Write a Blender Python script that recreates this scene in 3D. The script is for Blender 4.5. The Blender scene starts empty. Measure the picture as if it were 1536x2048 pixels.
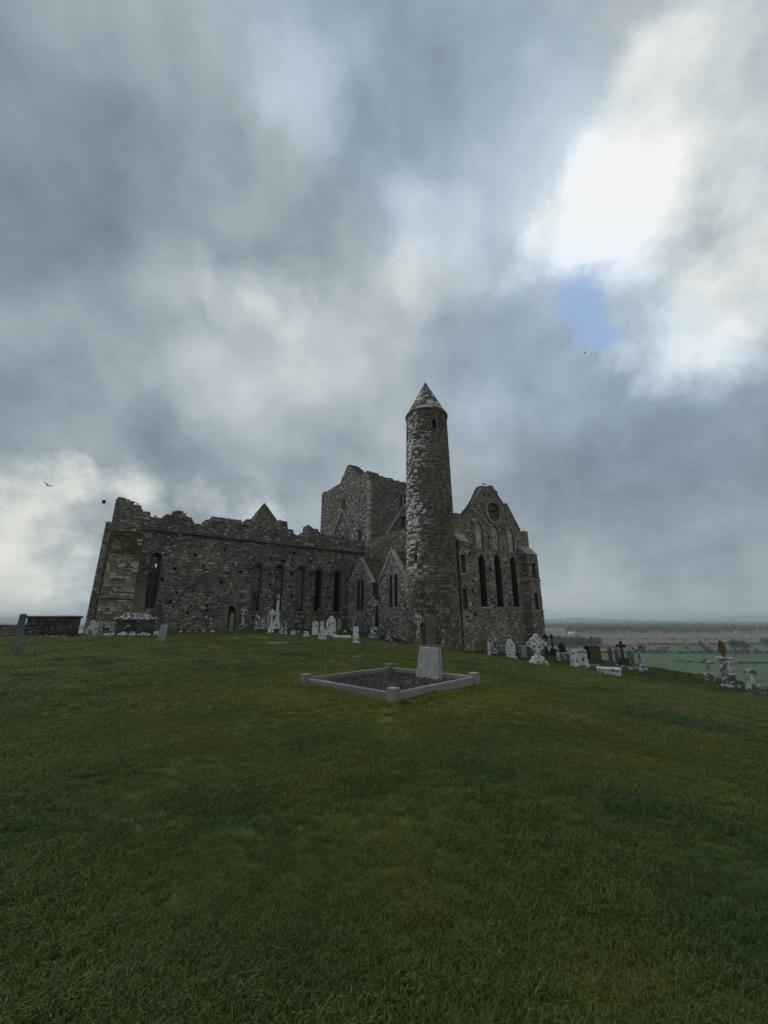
import bpy, bmesh, math, random
import numpy as np
from mathutils import Vector, Matrix, noise as mnoise
random.seed(7); rng = np.random.default_rng(7)
R_ = math.radians
scn = bpy.context.scene
col = scn.collection
# ------------------------------------------------------------------ camera
F_PX, CXP, CYP, EYE = 769.0, 768.0, 1024.0, 1.6
PITCH = math.atan2(214, 769)
cam_d = bpy.data.cameras.new('camera'); cam = bpy.data.objects.new('camera', cam_d); col.objects.link(cam)
cam.location = (0, 0, EYE); cam.rotation_euler = (R_(90) + PITCH, 0, 0)
cam_d.sensor_fit = 'VERTICAL'; cam_d.sensor_height = 36.0; cam_d.lens = 36.0 * F_PX / 2048.0
cam_d.clip_start = 0.05; cam_d.clip_end = 60000
scn.camera = cam
CPI, SPI = math.cos(PITCH), math.sin(PITCH)
T0 = (4.75, 37.9); ANG = R_(35); CA, SA = math.cos(ANG), math.sin(ANG)   # church axes: x west, y south

def ray(px, py):
    xc, yc = px - CXP, CYP - py
    return (xc, F_PX * CPI - yc * SPI, F_PX * SPI + yc * CPI)
def to_local(X, Y):
    dx, dy = X - T0[0], Y - T0[1]; return (dx * CA + dy * SA, -dx * SA + dy * CA)
def to_world(x, y): return (T0[0] + x * CA - y * SA, T0[1] + x * SA + y * CA)
CL = to_local(0, 0)
def PN(px, py, y):                       # pixel on a north-facing wall plane -> (x, z)
    r = ray(px, py); dx = r[0] * CA + r[1] * SA; dy = -r[0] * SA + r[1] * CA
    s = (y - CL[1]) / dy; return (CL[0] + s * dx, EYE + s * r[2])
def PE(px, py, x):                       # pixel on an east-facing wall plane -> (y, z)
    r = ray(px, py); dx = r[0] * CA + r[1] * SA; dy = -r[0] * SA + r[1] * CA
    s = (x - CL[0]) / dx; return (CL[1] + s * dy, EYE + s * r[2])

# ------------------------------------------------------------------ world, sun, exposure
SUN_AZ, SUN_EL = -52.0, 38.0             # azimuth measured from the view axis (+Y) towards +X
wd = bpy.data.worlds.new('World'); scn.world = wd; wd.use_nodes = True
wd.cycles.sampling_method = 'MANUAL'; wd.cycles.sample_map_resolution = 512
wt = wd.node_tree; wt.nodes.clear()
def N(t, typ, **kw):
    n = t.nodes.new(typ)
    for k, v in kw.items(): setattr(n, k, v)
    return n
def setin(t, n, name, v):
    s = n.inputs[name] if not isinstance(name, int) else n.inputs[name]
    if hasattr(v, 'is_output') or isinstance(v, bpy.types.NodeSocket): t.links.new(v, s)
    else: s.default_value = v
def vmath(t, op, a, b=None, scale=None):
    n = N(t, 'ShaderNodeVectorMath', operation=op); setin(t, n, 0, a)
    if b is not None: setin(t, n, 1, b)
    if scale is not None: setin(t, n, 'Scale', scale)
    return n
def fmath(t, op, a, b=None, clamp=False):
    n = N(t, 'ShaderNodeMath', operation=op, use_clamp=clamp); setin(t, n, 0, a)
    if b is not None: setin(t, n, 1, b)
    return n.outputs[0]
def mixc(t, fac, a, b, mode='MIX'):
    n = N(t, 'ShaderNodeMix', data_type='RGBA', blend_type=mode)
    setin(t, n, 0, fac); setin(t, n, 6, a); setin(t, n, 7, b); return n.outputs[2]
def maprange(t, v, a, b, c=0.0, d=1.0, smooth=True):
    n = N(t, 'ShaderNodeMapRange', interpolation_type='SMOOTHSTEP' if smooth else 'LINEAR')
    setin(t, n, 0, v); n.inputs[1].default_value = a; n.inputs[2].default_value = b
    n.inputs[3].default_value = c; n.inputs[4].default_value = d; return n.outputs[0]
def noise(t, vec, scale, detail=4, rough=0.5, dist=0.0, out=0):
    n = N(t, 'ShaderNodeTexNoise'); n.inputs['Scale'].default_value = scale; n.inputs['Detail'].default_value = detail
    n.inputs['Roughness'].default_value = rough; n.inputs['Distortion'].default_value = dist
    if vec is not None: t.links.new(vec, n.inputs['Vector'])
    return n.outputs[out]
def rgb(*c): return (c[0], c[1], c[2], 1.0)

def build_world():
    t = wt
    tc = N(t, 'ShaderNodeTexCoord').outputs['Generated']
    sky = N(t, 'ShaderNodeTexSky', sky_type='NISHITA'); sky.sun_disc = False
    sky.sun_elevation = R_(SUN_EL); sky.sun_rotation = R_(SUN_AZ); sky.air_density = 1.0; sky.dust_density = 1.5
    # direction bent by turbulence: gives every cloud mass a ragged edge
    n1 = noise(t, tc, 2.4, 3, 0.5, 0.0, 1); n2 = noise(t, tc, 7.0, 7, 0.62, 0.3, 1)
    w1 = vmath(t, 'SCALE', vmath(t, 'SUBTRACT', n1, (.5, .5, .5)).outputs[0], scale=0.20).outputs[0]
    w2 = vmath(t, 'SCALE', vmath(t, 'SUBTRACT', n2, (.5, .5, .5)).outputs[0], scale=0.13).outputs[0]
    dv = vmath(t, 'NORMALIZE', vmath(t, 'ADD', vmath(t, 'ADD', tc, w1).outputs[0], w2).outputs[0]).outputs[0]
    sep = N(t, 'ShaderNodeSeparateXYZ'); t.links.new(tc, sep.inputs[0])
    h = fmath(t, 'ADD', fmath(t, 'MAXIMUM', sep.outputs[2], 0.0), 0.20)
    q = vmath(t, 'SCALE', tc, scale=fmath(t, 'DIVIDE', 1.0, h)).outputs[0]
    big = noise(t, q, 0.85, 6, 0.5, 0.5)
    fine = noise(t, q, 2.6, 8, 0.6, 0.5)
    def ball(px, py, rad):
        v = Vector(ray(px, py)); a = math.atan(rad / v.length); v.normalize()
        d = vmath(t, 'DOT_PRODUCT', dv, tuple(v)).outputs['Value']
        return maprange(t, d, math.cos(a * 1.6), math.cos(a * .2))
    def field(lst):
        f = None
        for px, py, r in lst:
            m = ball(px, py, r); f = m if f is None else fmath(t, 'ADD', f, m)
        return f
    nd = fmath(t, 'MULTIPLY', fmath(t, 'SUBTRACT', noise(t, tc, 5.0, 8, .58, .15), .5), 2.4)      # billows
    nm2 = fmath(t, 'MULTIPLY', fmath(t, 'SUBTRACT', noise(t, tc, 2.3, 5, .55, .1), .5), 2.4)
    ne = fmath(t, 'MULTIPLY', fmath(t, 'SUBTRACT', fine, .5), 2.4)
    nb = fmath(t, 'MULTIPLY', fmath(t, 'SUBTRACT', big, .5), 2.4)
    nf = fmath(t, 'ADD', fmath(t, 'MULTIPLY', ne, .22), fmath(t, 'MULTIPLY', nd, .85))
    # brightness of the cloud sheet
    s = fmath(t, 'ADD', .640, fmath(t, 'ADD', fmath(t, 'ADD', fmath(t, 'MULTIPLY', nb, .035), fmath(t, 'MULTIPLY', nm2, .09)), fmath(t, 'ADD', fmath(t, 'MULTIPLY', ne, .028), fmath(t, 'MULTIPLY', nd, .12))))
    for px, py, r, a in SKY_TONES: s = fmath(t, 'ADD', s, fmath(t, 'MULTIPLY', ball(px, py, r), a))
    def mass(s, lst, lo, hi, amp, base, tex):
        f = field(lst); gate = fmath(t, 'MINIMUM', fmath(t, 'MULTIPLY', f, 2.2), 1.0)
        m = maprange(t, fmath(t, 'ADD', f, fmath(t, 'MULTIPLY', gate, fmath(t, 'MULTIPLY', nf, amp))), lo, hi)
        return fmath(t, 'ADD', s, fmath(t, 'MULTIPLY', m, fmath(t, 'ADD', base, fmath(t, 'MULTIPLY', nf, tex)))), m
    s, mb1 = mass(s, SKY_BRIGHT, .0, 2.3, 2.1, .135, .20)
    s, mb2 = mass(s, SKY_GLOW, .0, 2.5, 2.0, .24, .16)
    r = N(t, 'ShaderNodeValToRGB'); e = r.color_ramp.elements
    e[0].position = .40; e[0].color = rgb(.115, .145, .175); e[1].position = .97; e[1].color = rgb(.90, .915, .90)
    for p, c in ((.50, (.195, .238, .278)), (.58, (.272, .325, .370)), (.66, (.375, .437, .480)), (.75, (.505, .567, .600)), (.86, (.70, .745, .745))): e.new(p).color = rgb(*c)
    t.links.new(s, r.inputs[0]); cloud = r.outputs[0]
    cloud = mixc(t, fmath(t, 'MINIMUM', field(SKY_BLUE), 1.0), cloud, mixc(t, 1.0, cloud, rgb(.93, .995, 1.10), 'MULTIPLY'))
    cloud = mixc(t, mb2, cloud, mixc(t, 1.0, cloud, rgb(1.05, 1.02, .93), 'MULTIPLY'))
    gf = field(SKY_GAPS)
    gap = maprange(t, fmath(t, 'ADD', gf, fmath(t, 'MULTIPLY', fmath(t, 'MINIMUM', gf, 1.0), fmath(t, 'MULTIPLY', fmath(t, 'ADD', fmath(t, 'MULTIPLY', nd, 1.6), ne), 2.0))), .8, 3.0, 0.0, .82)
    cl = vmath(t, 'SCALE', cloud, scale=1 / .15).outputs[0]
    blue = vmath(t, 'ADD', vmath(t, 'SCALE', sky.outputs[0], scale=1.25).outputs[0], (.55, .75, .95)).outputs[0]   # clear sky under a thin milky veil
    fin = mixc(t, gap, cl, blue)
    bg = N(t, 'ShaderNodeBackground'); t.links.new(fin, bg.inputs[0]); bg.inputs[1].default_value = 0.15
    out = N(t, 'ShaderNodeOutputWorld'); t.links.new(bg.outputs[0], out.inputs[0])
SKY_TONES = [(1230, 430, 240, .06), (1420, 250, 280, .05), (1060, 420, 130, .03), (760, 330, 120, .03), (300, 640, 120, .03), (520, 700, 160, .03), (640, 760, 120, .03), (60, 200, 330, -0.043), (150, 400, 260, -0.031), (420, 80, 200, -0.006), (700, 120, 160, -0.031), (500, 520, 110, -0.031), (330, 500, 130, -0.028), (640, 540, 90, -0.031), (120, 600, 190, -0.043), (560, 450, 90, -0.019), (400, 900, 170, -0.031), (150, 920, 170, -0.037), (800, 830, 160, -0.019), (620, 860, 100, -0.019), (1230, 980, 170, -0.062), (1460, 1010, 170, -0.059), (1090, 1040, 100, -0.031), (1000, 900, 130, -0.019), (1350, 900, 130, -0.025),
             (380, 690, 130, .055), (560, 600, 55, .10), (480, 580, 45, .08), (640, 245, 60, .07), (610, 290, 60, .03), (380, 320, 90, .03), (870, 430, 70, .08), (880, 540, 70, .08), (800, 600, 70, .05), (700, 660, 130, .05), (1040, 280, 120, .03), (1430, 470, 100, -0.062), (1520, 130, 110, -0.031), (1330, 860, 100, .02), (1350, 1190, 170, .04), (1150, 1150, 100, .03),
             (100, 1090, 40, -0.074), (1250, 400, 80, .03), (1390, 690, 80, .06), (1200, 500, 60, .05), (580, 780, 70, .03)]
SKY_BRIGHT = [(1560, 180, 150), (1560, 450, 150), (1450, 40, 150), (1390, 180, 130), (1320, 290, 120), (1250, 390, 110), (1180, 460, 85), (1110, 500, 55), (1230, 550, 70), (1310, 620, 90), (1400, 670, 90), (1510, 590, 120), (1470, 330, 150), (1020, 556, 34), (1215, 715, 36), (1280, 735, 36)]
SKY_GLOW = [(520, 1010, 60), (240, 1040, 70), (-70, 1090, 150), (40, 1010, 65), (150, 985, 45), (330, 985, 65), (420, 1000, 40), (60, 1170, 95), (-30, 1200, 90)]
SKY_BLUE = [(850, 250, 160), (700, 100, 150), (960, 120, 150), (1000, 320, 150), (1020, 740, 140), (1300, 840, 150), (1150, 640, 120)]
SKY_GAPS = [(1155, 640, 85), (1190, 610, 60), (1120, 665, 60), (1150, 650, 40), (1060, 560, 50), (1240, 690, 50), (1540, 300, 60), (1560, 310, 60)]
build_world()
sun_d = bpy.data.lights.new('sun', 'SUN'); sun_d.energy = 1.3; sun_d.angle = R_(18); sun_d.color = (1, .965, .91)
sun = bpy.data.objects.new('sun', sun_d); col.objects.link(sun)
sv = Vector((math.sin(R_(SUN_AZ)) * math.cos(R_(SUN_EL)), math.cos(R_(SUN_AZ)) * math.cos(R_(SUN_EL)), math.sin(R_(SUN_EL))))
sun.rotation_euler = sv.to_track_quat('Z', 'Y').to_euler(); sun.location = (-40, 30, 60)
vs = scn.view_settings
vs.view_transform = 'Standard'; vs.look = 'None'; vs.exposure = 0.0; vs.gamma = 1.0; vs.use_curve_mapping = False
scn.render.engine = 'CYCLES'
scn.cycles.use_denoising = True; scn.cycles.max_bounces = 6; scn.cycles.diffuse_bounces = 3; scn.cycles.volume_bounces = 1
scn.cycles.volume_step_rate = 4; scn.cycles.caustics_reflective = False; scn.cycles.caustics_refractive = False

# ------------------------------------------------------------------ object helpers
def tag(o, label=None, cat=None, group=None, kind=None):
    for k, v in (('label', label), ('category', cat), ('group', group), ('kind', kind or ('thing' if label else None))):
        if v: o[k] = v
    return o
def link(o, parent=None):
    col.objects.link(o)
    if parent is not None: o.parent = parent
    return o
def empty(name, loc=(0, 0, 0), rz=0.0):
    o = bpy.data.objects.new(name, None); o.location = loc; o.rotation_euler = (0, 0, rz); o.empty_display_size = .3
    return link(o)
def mesh_obj(name, verts, faces, mat=None, parent=None, attrs=None, smooth=False):
    me = bpy.data.meshes.new(name); me.from_pydata([tuple(v) for v in verts], [], [tuple(f) for f in faces])
    if mat: me.materials.append(mat)
    if attrs:
        for k, a in attrs.items():
            at = me.attributes.new(k, 'FLOAT', 'POINT'); at.data.foreach_set('value', np.asarray(a, dtype=np.float32))
    if smooth: me.polygons.foreach_set('use_smooth', [True] * len(me.polygons))
    me.update()
    return link(bpy.data.objects.new(name, me), parent)
class MB:
    def __init__(s): s.v = []; s.f = []
    def add(s, v, f):
        b = len(s.v); s.v += [tuple(p) for p in v]; s.f += [tuple(i + b for i in q) for q in f]; return s
    def box(s, x0, x1, y0, y1, z0, z1):
        return s.add([(x0, y0, z0), (x1, y0, z0), (x1, y1, z0), (x0, y1, z0), (x0, y0, z1), (x1, y0, z1), (x1, y1, z1), (x0, y1, z1)],
                     [(3, 2, 1, 0), (4, 5, 6, 7), (0, 1, 5, 4), (1, 2, 6, 5), (2, 3, 7, 6), (3, 0, 4, 7)])
    def frustum(s, w0, d0, w1, d1, z0, z1, cx=0, cy=0):
        a, b, c, d = w0 / 2, d0 / 2, w1 / 2, d1 / 2
        return s.add([(cx - a, cy - b, z0), (cx + a, cy - b, z0), (cx + a, cy + b, z0), (cx - a, cy + b, z0),
                      (cx - c, cy - d, z1), (cx + c, cy - d, z1), (cx + c, cy + d, z1), (cx - c, cy + d, z1)],
                     [(3, 2, 1, 0), (4, 5, 6, 7), (0, 1, 5, 4), (1, 2, 6, 5), (2, 3, 7, 6), (3, 0, 4, 7)])
    def prism(s, outline, y0, y1):       # outline (x, z) counter-clockwise seen from -y
        n = len(outline)
        v = [(x, y0, z) for x, z in outline] + [(x, y1, z) for x, z in outline]
        f = [tuple(range(n)), tuple(range(2 * n - 1, n - 1, -1))] + [((i + 1) % n, i, n + i, n + (i + 1) % n) for i in range(n)]
        return s.add(v, f)
    def ring(s, cx, cz, r0, r1, y0, y1, n=20):
        v = []
        for i in range(n):
            a = 2 * math.pi * i / n
            for r, y in ((r0, y0), (r1, y0), (r1, y1), (r0, y1)): v.append((cx + r * math.cos(a), y, cz + r * math.sin(a)))
        f = []
        for i in range(n):
            j = (i + 1) % n
            for k in range(4): f.append((4 * i + k, 4 * i + (k + 1) % 4, 4 * j + (k + 1) % 4, 4 * j + k))
        return s.add(v, f)
    def build(s, name, mat=None, parent=None, smooth=False): return mesh_obj(name, s.v, s.f, mat, parent, None, smooth)

# ------------------------------------------------------------------ materials
def new_mat(name):
    m = bpy.data.materials.new(name); m.use_nodes = True; t = m.node_tree
    b = t.nodes['Principled BSDF']; b.inputs['Roughness'].default_value = .92
    b.inputs['Specular IOR Level'].default_value = .2
    return m, t, b
def bump(t, b, height, strength=.5, dist=.05):
    n = N(t, 'ShaderNodeBump'); n.inputs['Strength'].default_value = strength; n.inputs['Distance'].default_value = dist
    t.links.new(height, n.inputs['Height']); t.links.new(n.outputs[0], b.inputs['Normal'])
def stone_mat(name, dark, mid, light, lichen=(.55, .55, .51), cover=.30, lscale=3.0, tex=6.0, use_attr=True, edge=.05, bs=.5, moss=None):
    if use_attr or name in ('mortar', 'dressed_stone'): dark, mid, light = [(c[0] * k * 1.05, c[1] * k, c[2] * k * .95) for c, k in ((dark, 1.0), (mid, 1.6), (light, 2.1))]
    m, t, b = new_mat(name)
    tc = N(t, 'ShaderNodeTexCoord').outputs['Object']
    oi = N(t, 'ShaderNodeObjectInfo')
    off = vmath(t, 'SCALE', (7.3, 3.1, 5.7), scale=fmath(t, 'MULTIPLY', oi.outputs['Random'], 9.0)).outputs[0]
    p = vmath(t, 'ADD', tc, off).outputs[0] if not use_attr else tc
    n1 = noise(t, p, tex, 6, .62); n2 = noise(t, p, .35, 4, .55); n3 = noise(t, p, lscale, 5, .6, .3)
    if use_attr:
        tint = N(t, 'ShaderNodeAttribute', attribute_name='tint').outputs['Fac']; lich = N(t, 'ShaderNodeAttribute', attribute_name='lich').outputs['Fac']
        k = fmath(t, 'ADD', fmath(t, 'MULTIPLY', tint, .62), fmath(t, 'MULTIPLY', n1, .38))
    else:
        k = fmath(t, 'ADD', fmath(t, 'MULTIPLY', n1, .65), fmath(t, 'MULTIPLY', n2, .35)); lich = None
    r = N(t, 'ShaderNodeValToRGB'); e = r.color_ramp.elements
    e[0].position = .18; e[0].color = rgb(*dark); e[1].position = .85; e[1].color = rgb(*light)
    x = e.new(.5); x.color = rgb(*mid)
    t.links.new(k, r.inputs[0]); c = r.outputs[0]
    c = mixc(t, 1.0, c, mixc(t, maprange(t, n2, .3, .7), rgb(.72, .72, .74), rgb(1.22, 1.2, 1.14)), 'MULTIPLY')
    lm = fmath(t, 'ADD', n3, fmath(t, 'MULTIPLY', lich, .5)) if lich is not None else fmath(t, 'ADD', n3, fmath(t, 'MULTIPLY', fmath(t, 'SUBTRACT', n1, .5), .35))
    thr = 1.0 - cover
    lmask = maprange(t, lm, thr - edge, thr + edge)
    if moss:
        mk = maprange(t, fmath(t, 'ADD', fmath(t, 'MULTIPLY', n2, .6), fmath(t, 'MULTIPLY', n3, .4)), .38, .50)
        c = mixc(t, mk, c, rgb(*moss))
    c = mixc(t, lmask, c, mixc(t, n1, rgb(*[v * .8 for v in lichen]), rgb(*[min(1, v * 1.15) for v in lichen])))
    t.links.new(c, b.inputs['Base Color'])
    bump(t, b, fmath(t, 'ADD', n1, fmath(t, 'MULTIPLY', lmask, .25)), bs, .06)
    return m
M = {}
M['rubble'] = stone_mat('rubble_stone', (.062, .055, .048), (.125, .113, .10), (.215, .198, .172), (.55, .54, .50), .20, 6.0, edge=.03)
M['rubble_tower'] = stone_mat('crossing_tower_stone', (.055, .049, .045), (.12, .11, .10), (.23, .215, .195), (.58, .57, .53), .25, 6.0, edge=.03)
M['ashlar'] = stone_mat('round_tower_stone', (.070, .061, .049), (.098, .087, .071), (.165, .148, .118), (.78, .78, .75), .27, 8.0, edge=.02)
M['gable'] = stone_mat('gable_stone', (.095, .082, .066), (.155, .137, .112), (.235, .21, .175), (.55, .54, .50), .20, 6.0, edge=.03)
M['chapel'] = stone_mat('chapel_stone', (.085, .084, .086), (.15, .148, .15), (.24, .236, .236), (.58, .58, .55), .24, 6.0, edge=.03)
M['buttress'] = stone_mat('buttress_stone', (.085, .078, .06), (.185, .173, .142), (.32, .30, .255), (.56, .55, .50), .27, 5.0, edge=.03)
M['mossy'] = stone_mat('mossy_stone', (.07, .066, .045), (.13, .125, .085), (.22, .21, .16), (.42, .42, .36), .18, 3.0, moss=(.050, .062, .014))
M['mortar'] = stone_mat('mortar', (.045, .04, .036), (.075, .068, .06), (.11, .10, .09), (.4, .4, .37), .12, 3, use_attr=False)
M['dressed'] = stone_mat('dressed_stone', (.095, .09, .082), (.15, .142, .13), (.23, .22, .20), (.46, .45, .42), .22, 3, use_attr=False)
M['infill'] = stone_mat('pale_infill_stone', (.25, .235, .205), (.33, .315, .28), (.44, .42, .375), (.5, .5, .46), .2, 3.0)
M['slate'] = stone_mat('stone_slate_roof', (.062, .060, .036), (.085, .082, .050), (.115, .11, .07), (.3, .3, .27), .2, 3.0)
M['trim'] = stone_mat('dark_trim', (.06, .056, .05), (.10, .094, .084), (.16, .15, .134), (.46, .45, .42), .2, 4, use_attr=False)  # darker trim; on the cornice its tone also carries the shadow line
M['pale'] = stone_mat('pale_dressed_stone', (.24, .228, .205), (.36, .345, .315), (.50, .48, .44), (.55, .54, .50), .25, 5, use_attr=False)
def plain(name, c, rough=.8, spec=.3):
    m, t, b = new_mat(name); b.inputs['Base Color'].default_value = rgb(*c); b.inputs['Roughness'].default_value = rough
    b.inputs['Specular IOR Level'].default_value = spec; return m
M['void'] = plain('opening_shade_fill', (.006, .006, .008), .45, .25)  # near-black colour standing in for the shade inside windows and doorway
M['iron'] = plain('painted_iron', (.018, .017, .017), .6)
M['bird'] = plain('black_feathers', (.012, .012, .014), .7)
# gravestone materials (no stone by stone attributes)
def gmat(k, nm, d, m_, l, li, cov, ls, **kw): M[k] = stone_mat(nm, d, m_, l, li, cov, ls, use_attr=False, tex=kw.pop('tex', 5.0), **kw)
gmat('lw', 'white_lichened_limestone', (.06, .058, .05), (.13, .125, .11), (.24, .235, .21), (.70, .70, .67), .57, 4.5, edge=.09, bs=.8)
gmat('lm', 'patchy_lichened_stone', (.07, .067, .058), (.13, .125, .105), (.21, .20, .175), (.66, .66, .63), .475, 4.5, edge=.08, bs=.8)
gmat('ly', 'yellow_lichened_stone', (.07, .06, .03), (.14, .12, .055), (.22, .19, .09), (.52, .51, .42), .45, 5.0, edge=.05, bs=.8)
gmat('dk', 'dark_slate_stone', (.018, .018, .018), (.032, .031, .03), (.06, .058, .054), (.35, .35, .33), .27, 6.0)
gmat('gr', 'grey_limestone', (.105, .105, .10), (.165, .165, .158), (.235, .235, .225), (.45, .45, .42), .27, 6.0)
gmat('bl', 'pale_blue_grey_limestone', (.24, .255, .27), (.33, .345, .36), (.42, .435, .45), (.58, .58, .56), .3, 6.0)
gmat('ol', 'olive_weathered_stone', (.085, .08, .048), (.14, .133, .082), (.20, .19, .125), (.5, .5, .44), .29, 7.0)
gmat('br', 'brown_weathered_stone', (.06, .042, .022), (.115, .082, .045), (.175, .13, .078), (.42, .41, .36), .29, 6.0)
gmat('vault', 'black_stained_masonry', (.03, .029, .026), (.07, .067, .058), (.15, .142, .12), (.50, .50, .46), .34, 3.2)
gmat('kerb', 'cast_kerb_stone', (.15, .145, .13), (.25, .242, .22), (.36, .348, .318), (.50, .49, .44), .3, 9.0, tex=26.0, bs=.35)
M['gravel'] = stone_mat('dark_gravel', (.022, .021, .022), (.05, .048, .05), (.125, .12, .118), (.3, .29, .28), .05, 3, use_attr=True, tex=30)

# ------------------------------------------------------------------ terrain
CTRL = []   # (X, Y, z)
def ctrl_px(px, py, Y):
    r = ray(px, py); s = Y / r[1]; CTRL.append((r[0] * s, Y, EYE + r[2] * s))
def ctrl_loc(x, y, z): X, Y = to_world(x, y); CTRL.append((X, Y, z))
for p in [(0, 0, 0), (0, 4, 0), (.17, 8.4, 0.0), (-2, 10.5, .0), (2.2, 10.2, -.02), (.2, 12.7, .0), (-9, 2, .25), (9, 2, -.5), (-9, 9, .3), (9, 9, -.75), (-20, 5, .5), (18, 6, -1.8), (18, 14, -2.0), (0, -20, 0), (-25, -15, .6), (20, -15, -1.6)]: CTRL.append(p)
for x, y, z in [(-26, 12.5, .42), (-21, 14.2, .50), (-12, 14.2, .50), (-1.6, 13, .30), (-1.6, 7, .05), (-1.6, 2, -.6), (0, -2.6, -1.15), (5, -2, -1.6), (9, -1, -1.85), (16, -1.5, -2.4), (10, 30, .0), (-20, 35, .0), (22, 20, -1.5), (-27, 30, 0)]: ctrl_loc(x, y, z)
for p in [(100, 1273, 27.5), (28, 1308, 16.3), (323, 1284, 22), (1283, 1341, 31), (1160, 1334, 29.5), (1460, 1376, 26), (1515, 1391, 23.5), (1220, 1350, 27), (1420, 1362, 28), (645, 1280, 26), (712, 1287, 25)]: ctrl_px(*p)
_c = np.array(CTRL); _n = len(_c)
def _phi(r2): return 0.5 * r2 * np.log(r2 + 1e-9)
_A = np.zeros((_n + 3, _n + 3)); _d2 = ((_c[:, None, :2] - _c[None, :, :2]) ** 2).sum(-1)
_A[:_n, :_n] = _phi(_d2) + np.eye(_n) * 6.0; _A[:_n, _n] = 1; _A[:_n, _n + 1:] = _c[:, :2]; _A[_n:, :_n] = _A[:_n, _n:].T
_w = np.linalg.solve(_A, np.concatenate([_c[:, 2], np.zeros(3)]))
PLAT = np.array([(-30, -40), (-33, 15), (-32, 31), (-30, 40), (-42, 62), (-25, 85), (14, 80), (24, 53), (24.3, 42), (23.6, 34), (25.5, 26), (27, 18), (30, 5), (30, -40)], float)
PLAIN = -45.0
def plateau_dist(P):
    """positive outside the plateau polygon"""
    d = np.full(len(P), 1e9); ins = np.zeros(len(P), bool)
    n = len(PLAT)
    for i in range(n):
        a, b = PLAT[i], PLAT[(i + 1) % n]; ab = b - a
        tt = np.clip(((P - a) @ ab) / (ab @ ab), 0, 1); q = a + tt[:, None] * ab
        d = np.minimum(d, np.hypot(*(P - q).T))
        cond = (a[1] > P[:, 1]) != (b[1] > P[:, 1])
        xi = a[0] + (P[:, 1] - a[1]) / (b[1] - a[1] + 1e-12) * (b[0] - a[0])
        ins ^= cond & (P[:, 0] < xi)
    return np.where(ins, -d, d)
def height(P):
    P = np.atleast_2d(np.asarray(P, float)); out = np.empty(len(P))
    for i in range(0, len(P), 20000):
        Q = P[i:i + 20000]
        r2 = ((Q[:, None, :] - _c[None, :, :2]) ** 2).sum(-1)
        z = _phi(r2) @ _w[:_n] + _w[_n] + Q @ _w[_n + 1:]
        z = np.clip(z, -6.5, 1.4)
        d = np.maximum(plateau_dist(Q), 0)
        x, y = Q[:, 0], Q[:, 1]
        z = z + .03 * np.sin(x * 1.3 + .6 * y) * np.sin(y * .9 + 1) + .02 * np.sin(x * 2.9 + 2) * np.cos(y * 2.3)
        drop = .95 * d * d / (d + 1.6)
        z = z - drop
        # soft landing on the plain
        k = 6.0
        z = PLAIN + k * np.log1p(np.exp(np.clip((z - PLAIN) / k, -30, 30)))
        z = np.where(d > 90, PLAIN + (z - PLAIN) * np.exp(-(d - 90) / 25), z)
        out[i:i + 20000] = z
    return out
def gz(x, y): return float(height([(x, y)])[0])
def ground_hit(px, py):
    r = ray(px, py); Ys = np.linspace(3, 70, 600); s = Ys / r[1]
    P = np.stack([r[0] * s, Ys], 1); zz = EYE + r[2] * s; g = height(P)
    i = np.argmax(zz <= g)
    if zz[i] > g[i]: i = 400
    a = (zz[i - 1] - g[i - 1]) / max(1e-6, (zz[i - 1] - g[i - 1]) - (zz[i] - g[i])) if i > 0 else 0
    Y = Ys[i - 1] + a * (Ys[i] - Ys[i - 1]); X = r[0] * Y / r[1]
    return X, Y, gz(X, Y)
def plain_hit(px, py):
    r = ray(px, py); s = (PLAIN - EYE) / r[2]; return r[0] * s, r[1] * s

def grass_color(t):
    geo = N(t, 'ShaderNodeNewGeometry').outputs['Position']
    a = noise(t, geo, .42, 5, .55, .4); b = noise(t, geo, 1.3, 4, .6); c = noise(t, geo, .13, 3, .5)
    k = fmath(t, 'ADD', fmath(t, 'MULTIPLY', a, .55), fmath(t, 'ADD', fmath(t, 'MULTIPLY', b, .25), fmath(t, 'MULTIPLY', c, .2)))
    r = N(t, 'ShaderNodeValToRGB'); e = r.color_ramp.elements
    e[0].position = .40; e[0].color = rgb(.058, .110, .040); e[1].position = .62; e[1].color = rgb(.150, .132, .056)
    x = e.new(.47); x.color = rgb(.094, .143, .033); y = e.new(.55); y.color = rgb(.122, .150, .033)
    t.links.new(k, r.inputs[0])
    # lusher yellow-green turf round the kerbed plot
    dpl = vmath(t, 'DISTANCE', vmath(t, 'ADD', geo, vmath(t, 'SCALE', noise(t, geo, .8, 4, .6, 0, 1), scale=1.6).outputs[0]).outputs[0], (.9, 11.0, .8)).outputs['Value']
    return mixc(t, maprange(t, dpl, 4.6, 2.0, 0.0, .8), r.outputs[0], rgb(.165, .190, .030)), geo
m, t, b = new_mat('lawn_soil'); c, geo = grass_color(t)
fn = noise(t, geo, 30, 5, .7)
c2 = mixc(t, 1.0, c, mixc(t, fn, rgb(.38, .36, .30), rgb(1.25, 1.25, 1.25)), 'MULTIPLY')
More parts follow.
